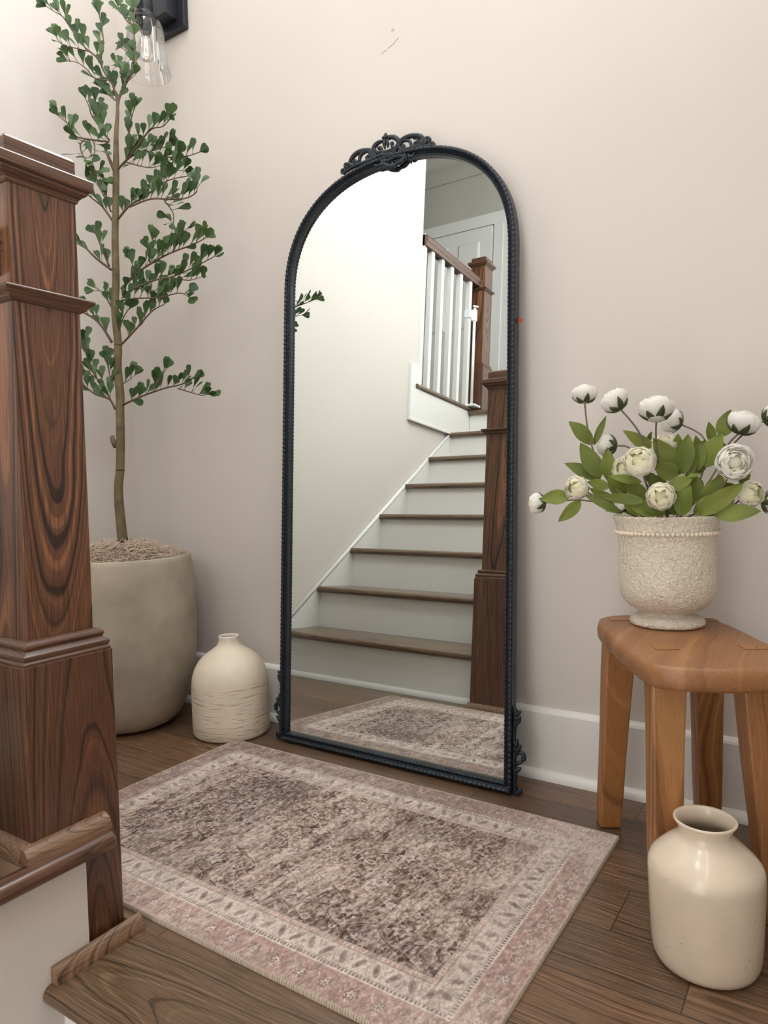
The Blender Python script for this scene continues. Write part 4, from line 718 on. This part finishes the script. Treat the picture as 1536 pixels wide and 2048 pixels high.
VD = Vector((-0.193, 0.981, 0))
def petal(mb, dep, c, ax, e1, e2, ang, Rr, wid, t0, t1, hgt, flare, nu=12, nv=7, cup=1.0, d=0.0, rnd=None):
    """one petal: patch hugging an ovoid, from pole angle t0 (bottom) up to t1"""
    r1, r2, r3 = rnd.uniform(0, 6), rnd.uniform(.85, 1.12), rnd.uniform(-.12, .12); vs = []
    for j in range(nv+1):
        v = j/nv; th = t0+(t1-t0)*r2*v
        ww = wid*(math.sin(math.pi*(0.15+0.64*v))**0.6)
        for i in range(nu+1):
            u = i/nu*2-1; a = ang+r3+u*ww*(1-0.25*max(0, v-.75))
            ruff = 1+0.022*math.sin(u*6+r1+v*4)*v+0.012*math.sin(u*15+r1*3)*math.sin(math.pi*v)+flare*v*v-0.06*u*u*v
            drop = 0.16*u*u*v*v
            th2 = th*(1-drop); rr = Rr*ruff
            p = c+(e1*math.cos(a)+e2*math.sin(a))*math.sin(th2)*rr+ax*(-math.cos(th2)*hgt*rr)
            vs.append(p)
    fs = [(j*(nu+1)+i, j*(nu+1)+i+1, (j+1)*(nu+1)+i+1, (j+1)*(nu+1)+i) for j in range(nv) for i in range(nu)]
    mb.add(vs, fs); dep += [d]*len(vs)
def blossom(t, c, ax, Rr, sq, kind, seed, mat):
    rnd = random.Random(seed); c = Vector(c); ax = Vector(ax).normalized(); e1 = ax.orthogonal().normalized(); e2 = ax.cross(e1); mb = MB(); dep = []
    if kind == 'cup': layers = [(1.0, 7, .66, 1.95, .03), (.965, 7, .66, 2.05, .0), (.92, 7, .62, 2.2, -.02), (.86, 6, .6, 2.3, -.05)]
    elif kind == 'ball': layers = [(1.0, 6, .80, 1.6, .05), (.955, 6, .78, 1.9, .02), (.90, 6, .74, 2.15, .0), (.83, 5, .74, 2.4, .0), (.75, 5, .8, 2.6, .0), (.65, 4, .8, 2.7, .02)]
    else: layers = [(1.0, 6, .8, 1.75, .08), (.95, 6, .78, 1.95, .05), (.87, 6, .74, 2.1, .04), (.76, 5, .74, 2.25, .04), (.64, 5, .8, 2.4, .03), (.5, 4, .8, 2.5, .03)]
    L = len(layers)
    for li, (rs, n_, wd, t1, fl) in enumerate(layers):
        for k in range(n_):
            petal(mb, dep, c+ax*Rr*0.02*li, ax, e1, e2, 2*math.pi*(k+0.5*(li % 2)+rnd.uniform(-.12, .12))/n_+li, Rr*rs, wd, .25, t1, sq, fl, d=li/(L-1), rnd=rnd)
    cb = Rr*(.80 if kind == 'cup' else .50 if kind == 'ball' else .36); n0_ = len(mb.v); mb.ball(c-ax*Rr*sq*.10, cb, 16, 10); dep += [.9]*(len(mb.v)-n0_)
    o = mb.build('petals', M[mat], t, smooth=True)
    at = o.data.attributes.new('depth', 'FLOAT', 'POINT'); n0 = len(o.data.vertices)
    at.data.foreach_set('value', (dep+[0]*n0)[:n0])
    # sepals cup the base
    sb = MB(); bp = c-ax*Rr*sq*1.02
    for k in range(6):
        a = 2*math.pi*k/6+.3; d = e1*math.cos(a)+e2*math.sin(a); s_ = ax.cross(d); ln = 1.25 if k % 2 == 0 else .95; vs = []
        for j in range(6):
            v = j/5; th = .05+.98*ln*v; w = Rr*.22*math.sin(math.pi*(0.15+.83*v))
            pc = c+d*math.sin(th)*Rr*1.05-ax*math.cos(th)*Rr*sq*1.07
            vs += [pc-s_*w, pc+d*0.0006, pc+s_*w]
        sb.add(vs, [(3*j+i, 3*j+i+1, 3*j+4+i, 3*j+3+i) for j in range(5) for i in range(2)])
    sb.build('sepals', M['sepal'], t, smooth=True, solid=0.0008); return bp
def lance(mb, B, T, Wd, nrm, bend, rnd):
    B = Vector(B); T = Vector(T); ax = T-B; L = ax.length; ax.normalize(); s_ = ax.cross(nrm).normalized(); n2 = s_.cross(ax); vs = []; K = 12
    for j in range(K+1):
        v = j/K; w = Wd*0.5*(math.sin(math.pi*v**0.82)**0.85)+0.0006
        if v > .999: w = 0.0002
        pc = B+ax*L*v+n2*(bend*L*math.sin(math.pi*v))
        for i, (u, dz) in enumerate(((-1, .10), (-.5, .07), (0, 0), (.5, .07), (1, .10))):
            vs.append(pc+s_*w*u+n2*(dz*Wd*.9*(1 if i != 2 else 0)+0.0012*math.sin(v*9+i*2)*abs(u)))
    mb.add(vs, [(5*j+i, 5*j+i+1, 5*j+6+i, 5*j+5+i) for j in range(K) for i in range(4)])
FLAB = {
 'a': 'white peony leftmost in the top row, opening upwards on an upright stem', 'b': 'white peony second from the left in the top row, tilted left on a slanting stem',
 'c': 'large white peony facing up at the middle of the top row, right above the urn', 'd': 'white peony drooping left, tucked just behind the large middle one of the top row',
 'e': 'small white peony turned sideways at the left middle, its green sepals towards the right', 'f': 'white peony half hidden behind the leaves directly above the urn centre',
 'g': 'open cream ranunculus facing forward above the left half of the urn rim', 'h': 'yellowish cream bloom tucked behind the left side of the open ranunculus',
 'i': 'largest open white peony facing forward at the right', 'j': 'white peony in the upper right tilted right, above the largest open one',
 'k': 'round white bud among low leaves at the left of the urn', 'l': 'white peony farthest left, hanging sideways beyond the low leaves',
 'm': 'small open white bloom facing forward low over the urn rim centre', 'n': 'cream peony bud at the lower right, below the largest open bloom',
 'o': 'white peony cut by the right picture edge, the upper one of two there', 'p': 'white peony cut by the right picture edge, the lower one of two there',
 'q': 'small pale bud sunk low between the leaves near the left urn rim'}
CR2 = {'g', 'h', 'm', 'n', 'k', 'f'}
for nm, c, Rr, ax, stem, sq, kind in FLOWERS:
    t = thing('peony' if kind != 'ball' else 'ranunculus', FLAB[nm], 'flower', tuple(c), 'white flowers in the urn')
    bp = blossom(t, c, ax, Rr, sq, kind, ord(nm), 'petal2' if nm in CR2 else 'petal')
    P = [bp]+[Vector(p) for p in stem[1:]]
    MB().tube(P, [0.0016]*len(P), 8, smooth=5).build('stem', M['pstem'], t, smooth=True)
    lv = MB(); rn = random.Random(ord(nm)*7)
    for o_, B, T, Wd in FLEAVES:
        if o_ != nm: continue
        nv_ = (-VD+Vector((rn.uniform(-.45, .45), 0, rn.uniform(-.1, .5)))).normalized(); lance(lv, B, T, Wd, nv_, rn.uniform(-.05, .10), rn)
    if lv.v: lv.build('leaves', M['peonyleaf'], t, smooth=True)

# ================================================================== VASES
v1 = thing('bottle_vase', 'matte cream ceramic vase with short narrow neck between the concrete planter and the mirror', 'vase', (0.585, -0.150, 0))
pf = [(0.100, 0.0), (0.1065, 0.003), (0.1095, 0.010), (0.110, 0.05), (0.1105, 0.10), (0.110, 0.145), (0.1075, 0.165), (0.101, 0.187), (0.091, 0.205), (0.078, 0.2205), (0.063, 0.232), (0.048, 0.242), (0.0375, 0.250), (0.0325, 0.257), (0.0300, 0.264), (0.0290, 0.271), (0.0292, 0.277), (0.0285, 0.2795), (0.0262, 0.2795), (0.0250, 0.276), (0.0250, 0.262), (0.030, 0.25), (0.07, 0.215), (0.10, 0.16), (0.10, 0.01), (0.001, 0.008)]
MB().lathe(pf, 0.585, -0.150, 96, 0.0).build('body', M['vase_raw'], v1, smooth=True)
MB().lathe([(0.0262, 0.2785), (0.0278, 0.2802), (0.0290, 0.2798), (0.0297, 0.2782), (0.0290, 0.2765)], 0.585, -0.150, 64, 0.0, cap0=False).build('rim', M['white'], v1, smooth=True)
v2 = thing('jar_vase', 'glossy cream speckled jar vase with wide mouth on the floor in front of the stool', 'vase', (1.905, -0.503, 0))
pf = [(0.055, 0.0), (0.0635, 0.001), (0.0695, 0.005), (0.0725, 0.012), (0.0745, 0.022), (0.0758, 0.04), (0.0772, 0.07), (0.0785, 0.105), (0.0792, 0.130), (0.0792, 0.138), (0.0782, 0.145), (0.0755, 0.151), (0.070, 0.158), (0.060, 0.1678), (0.050, 0.1765), (0.0420, 0.183), (0.0382, 0.1875), (0.0368, 0.192), (0.0368, 0.197), (0.0385, 0.202), (0.0415, 0.206), (0.0432, 0.2085), (0.0434, 0.2105), (0.0420, 0.2118), (0.0396, 0.2110), (0.0372, 0.2065), (0.0345, 0.199), (0.0338, 0.190), (0.040, 0.181), (0.06, 0.164), (0.0735, 0.145), (0.073, 0.10), (0.069, 0.02), (0.001, 0.012)]
MB().lathe(pf, 1.905, -0.503, 96, 0.0).build('body', M['vase_gloss'], v2, smooth=True)

# ================================================================== POTTED TREE
PX, PY = 0.25, -0.25
tr = thing('potted_tree', 'slender small-leaved tree in a big round grey planter in the corner', 'potted tree', (PX, PY, 0))
pf = [(0.095, 0.0), (0.118, 0.003), (0.136, 0.012), (0.156, 0.030), (0.172, 0.060), (0.187, 0.10), (0.198, 0.15), (0.2055, 0.20), (0.2095, 0.25), (0.2110, 0.30), (0.2105, 0.35), (0.2085, 0.41), (0.2055, 0.46), (0.2020, 0.492), (0.1990, 0.506), (0.1955, 0.5105), (0.1895, 0.5095), (0.186, 0.503), (0.186, 0.47), (0.18, 0.44), (0.001, 0.44)]
MB().lathe(pf, PX, PY, 112, 0.0).build('planter', M['concrete'], tr, smooth=True)
MB().tube(TRUNK, [0.0165, 0.0155, 0.0135, 0.0128, 0.0128, 0.0125, 0.0128, 0.0122, 0.0115, 0.0112, 0.0108, 0.0102, 0.0098, 0.0095, 0.007, 0.0052, 0.0046, 0.0036, 0.003, 0.0028, 0.0024, 0.0022, 0.0018, 0.0015], 12, smooth=4).build('trunk', M['trunk'], tr, smooth=True)
for z, r in ((0.768, 0.0140), (0.89, 0.0134), (1.14, 0.0124), (1.345, 0.0116)):
    for i in range(len(TRUNK)-1):
        if TRUNK[i][2] <= z <= TRUNK[i+1][2]:
            f = (z-TRUNK[i][2])/(TRUNK[i+1][2]-TRUNK[i][2]); x = TRUNK[i][0]*(1-f)+TRUNK[i+1][0]*f; y = TRUNK[i][1]*(1-f)+TRUNK[i+1][1]*f
            MB().lathe([(r-0.002, -0.004), (r, 0.0), (r-0.002, 0.004)], x, y, 16, z, cap1=True).build('trunk_joint', M['trunk'], tr, smooth=True)
MB().tube([(0.246, -0.252, 0.838), (0.238, -0.258, 0.856), (0.237, -0.260, 0.872)], [0.010, 0.008, 0.006], 8).build('branch_stub', M['trunk'], tr, smooth=True)
def treeleaf(mb, B, d, nrm, L, Wd, rnd):
    d = d.normalized(); s_ = d.cross(nrm)
    if s_.length < 1e-3: s_ = d.orthogonal()
    s_.normalize(); n2 = s_.cross(d); vs = []; bend = rnd.uniform(-.25, .12)
    prof_ = [(0, .05), (.15, .16), (.35, .45), (.55, .78), (.72, .98), (.86, .95), (.96, .66), (1.0, .30)]
    for j, (v, w) in enumerate(prof_):
        pc = B+d*L*v+n2*(bend*L*v*v)
        notch = -0.06*L if j == 7 else 0
        vs += [pc-s_*w*Wd*.5+n2*.10*Wd*w, pc+d*notch, pc+s_*w*Wd*.5+n2*.10*Wd*w]
    mb.add(vs, [(3*j+i, 3*j+i+1, 3*j+4+i, 3*j+3+i) for j in range(7) for i in range(2)])
rn = random.Random(11); VC = Vector((0.80, -0.59, 0.0))   # the room side of the tree
fol = MB()
def clampwall(p):
    return Vector((max(p.x, 0.02), min(p.y, -0.02), p.z))
for bi, (pts, r0) in enumerate(BRANCHES):
    P = [Vector(p) for p in pts]; Pc, _ = catmull(P, [0]*len(P), 6)
    br = MB().tube(P, [r0*(1-.62*i/(len(P)-1)) for i in range(len(P))], 6, smooth=5).build('branch', M['twig'], tr, smooth=True)
    if bi == 0: continue
    acc = 0; nxt = 0.035 if r0 > .003 else 0.012; side = 1; total = sum((Pc[i+1]-Pc[i]).length for i in range(len(Pc)-1)); run = 0
    for i in range(len(Pc)-1):
        sg = Pc[i+1]-Pc[i]; acc += sg.length; run += sg.length
        if acc >= nxt:
            acc = 0; nxt = rn.uniform(.014, .024); side = -side
            T = sg.normalized(); up = Vector((0, 0, 1)); lat = T.cross(VC).normalized()
            if lat.z < 0: lat = -lat
            for q in range(rn.choice((1, 2, 2, 3))):
                d = T*rn.uniform(.2, .9)+up*rn.uniform(.25, 1.0)+lat*rn.uniform(-.1, .6)*(1 if rn.random() < .8 else -1)+VC*rn.uniform(-.45, .6)
                B = Pc[i]; tw = B+d.normalized()*rn.uniform(.004, .016)
                nr = (VC*rn.uniform(.35, 1)+up*rn.uniform(-.2, .8)+T*rn.uniform(-.6, .6)).normalized()
                tip = tw+d.normalized()*.05
                if tip.y > -0.015 or tip.x < 0.015: continue
                fol.tube([B, tw], .0008, 4); treeleaf(fol, tw, d, nr, rn.uniform(.030, .045), rn.uniform(.015, .022), rn)
    T = (Pc[-1]-Pc[-2]).normalized()
    for q in range(3):
        d = T+Vector((rn.uniform(-.7, .7), rn.uniform(-.6, .3), rn.uniform(-.3, .9)))
        treeleaf(fol, Pc[-1], d, (VC+Vector((rn.uniform(-.5, .5), rn.uniform(-.5, .5), rn.uniform(-.3, .7)))).normalized(), rn.uniform(.026, .036), rn.uniform(.017, .022), rn)
    T
for z0 in (1.86, 1.90, 1.95, 1.985, 2.03, 2.10, 2.15, 2.2):
    for i in range(len(TRUNK)-1):
        if TRUNK[i][2] <= z0 <= TRUNK[i+1][2]:
            f = (z0-TRUNK[i][2])/(TRUNK[i+1][2]-TRUNK[i][2]); B = Vector(TRUNK[i]).lerp(Vector(TRUNK[i+1]), f)
            for q in range(2): treeleaf(fol, B, Vector((rn.uniform(-.8, .8), rn.uniform(-.8, .2), rn.uniform(.3, 1))), VC, rn.uniform(.03, .04), rn.uniform(.018, .025), rn)
fol.build('foliage', M['treeleaf'], tr, smooth=True)
ms = MB(); ms.lathe([(0.0, 0.545), (0.06, 0.538), (0.12, 0.522), (0.17, 0.498), (0.184, 0.47)], PX, PY, 40, 0.0, cap0=False)
mo = ms.build('moss', M['soil'], tr, smooth=True)
ms = MB(); rn = random.Random(23)
for k in range(1500):
    a = rn.uniform(0, 2*math.pi); r = 0.176*math.sqrt(rn.random()); h = 0.548-0.050*(r/.178)**2+rn.uniform(-.004, .012)
    p = Vector((PX+r*math.cos(a), PY+r*math.sin(a), h)); d = Vector((rn.uniform(-1, 1), rn.uniform(-1, 1), rn.uniform(-.25, .35))).normalized(); q = [p]; cv = Vector((rn.uniform(-1, 1), rn.uniform(-1, 1), rn.uniform(-1, .6)))*rn.uniform(.3, .9)
    for j in range(6):
        d = (d+cv*.45+Vector((rn.uniform(-.3, .3), rn.uniform(-.3, .3), rn.uniform(-.25, .25)))).normalized(); p = p+d*rn.uniform(.004, .010)
        rr = math.hypot(p.x-PX, p.y-PY); mz = 0.535-0.050*(rr/.178)**2
        if rr > .181: p = Vector((PX+(p.x-PX)*.181/rr, PY+(p.y-PY)*.181/rr, p.z))
        if p.z < mz-.004: p.z = mz; d.z = abs(d.z)
        if p.z > mz+.028: d.z = -abs(d.z)
        q.append(p.copy())
    ms.tube(q, .00065, 3)
o = ms.build('moss_strands', M['moss'], tr, smooth=True); o['kind'] = 'stuff'

# ================================================================== WALL LAMP
sn = thing('wall_sconce', 'black metal wall sconce with clear glass shade high in the corner behind the tree', 'wall lamp', (0.28, 0.0, 2.27))
MB().box(0.213, 0.347, -0.020, 0.0, 2.150, 2.400).build('back_plate', M['black'], sn, bevel=0.003)
MB().box(0.238, 0.318, -0.066, -0.019, 2.178, 2.372).build('arm_block', M['black'], sn, bevel=0.003)
MB().tube([(0.285, -0.06, 2.29), (0.293, -0.10, 2.292), (0.293, -0.125, 2.275), (0.293, -0.125, 2.20)], 0.009, 12, smooth=4).build('arm', M['black'], sn, smooth=True)
MB().lathe([(0.016, 2.205), (0.0235, 2.200), (0.0245, 2.165), (0.0215, 2.160), (0.0215, 2.152), (0.030, 2.149), (0.033, 2.143), (0.033, 2.132), (0.024, 2.130), (0.018, 2.100), (0.016, 2.096)][::-1], 0.293, -0.125, 40, 0.0, cap1=True).build('socket', M['black'], sn, smooth=True, angle=40)
sh = [(0.0705, 1.975), (0.0640, 2.005), (0.0585, 2.045), (0.0550, 2.085), (0.0525, 2.110), (0.0450, 2.127), (0.0335, 2.1345), (0.026, 2.136)]
o = MB().lathe(sh, 0.293, -0.125, 72, 0.0, cap0=False).lathe([(0.0698, 1.975), (0.0705, 1.9742), (0.0712, 1.975), (0.0705, 1.9758), (0.0698, 1.975)], 0.293, -0.125, 72, 0.0, cap0=False).build('glass_shade', M['clear'], sn, smooth=True)
bl = [(0.001, 2.012), (0.012, 2.014), (0.021, 2.022), (0.0255, 2.036), (0.025, 2.050), (0.019, 2.068), (0.014, 2.082), (0.0135, 2.098)]
MB().lathe(bl, 0.293, -0.125, 32, 0.0).build('bulb', M['clear'], sn, smooth=True)
fm = MB()
for k in range(4):
    a = k*math.pi/2; x, y = 0.293+0.008*math.cos(a), -0.125+0.008*math.sin(a); x2, y2 = 0.293+0.004*math.cos(a+1), -0.125+0.004*math.sin(a+1)
    fm.tube([(x2, y2, 2.078), (x, y, 2.032), (x2, y2, 2.030)], 0.0007, 5)
fm.build('filament', M['filament'], sn)
bpy.context.view_layer.update()
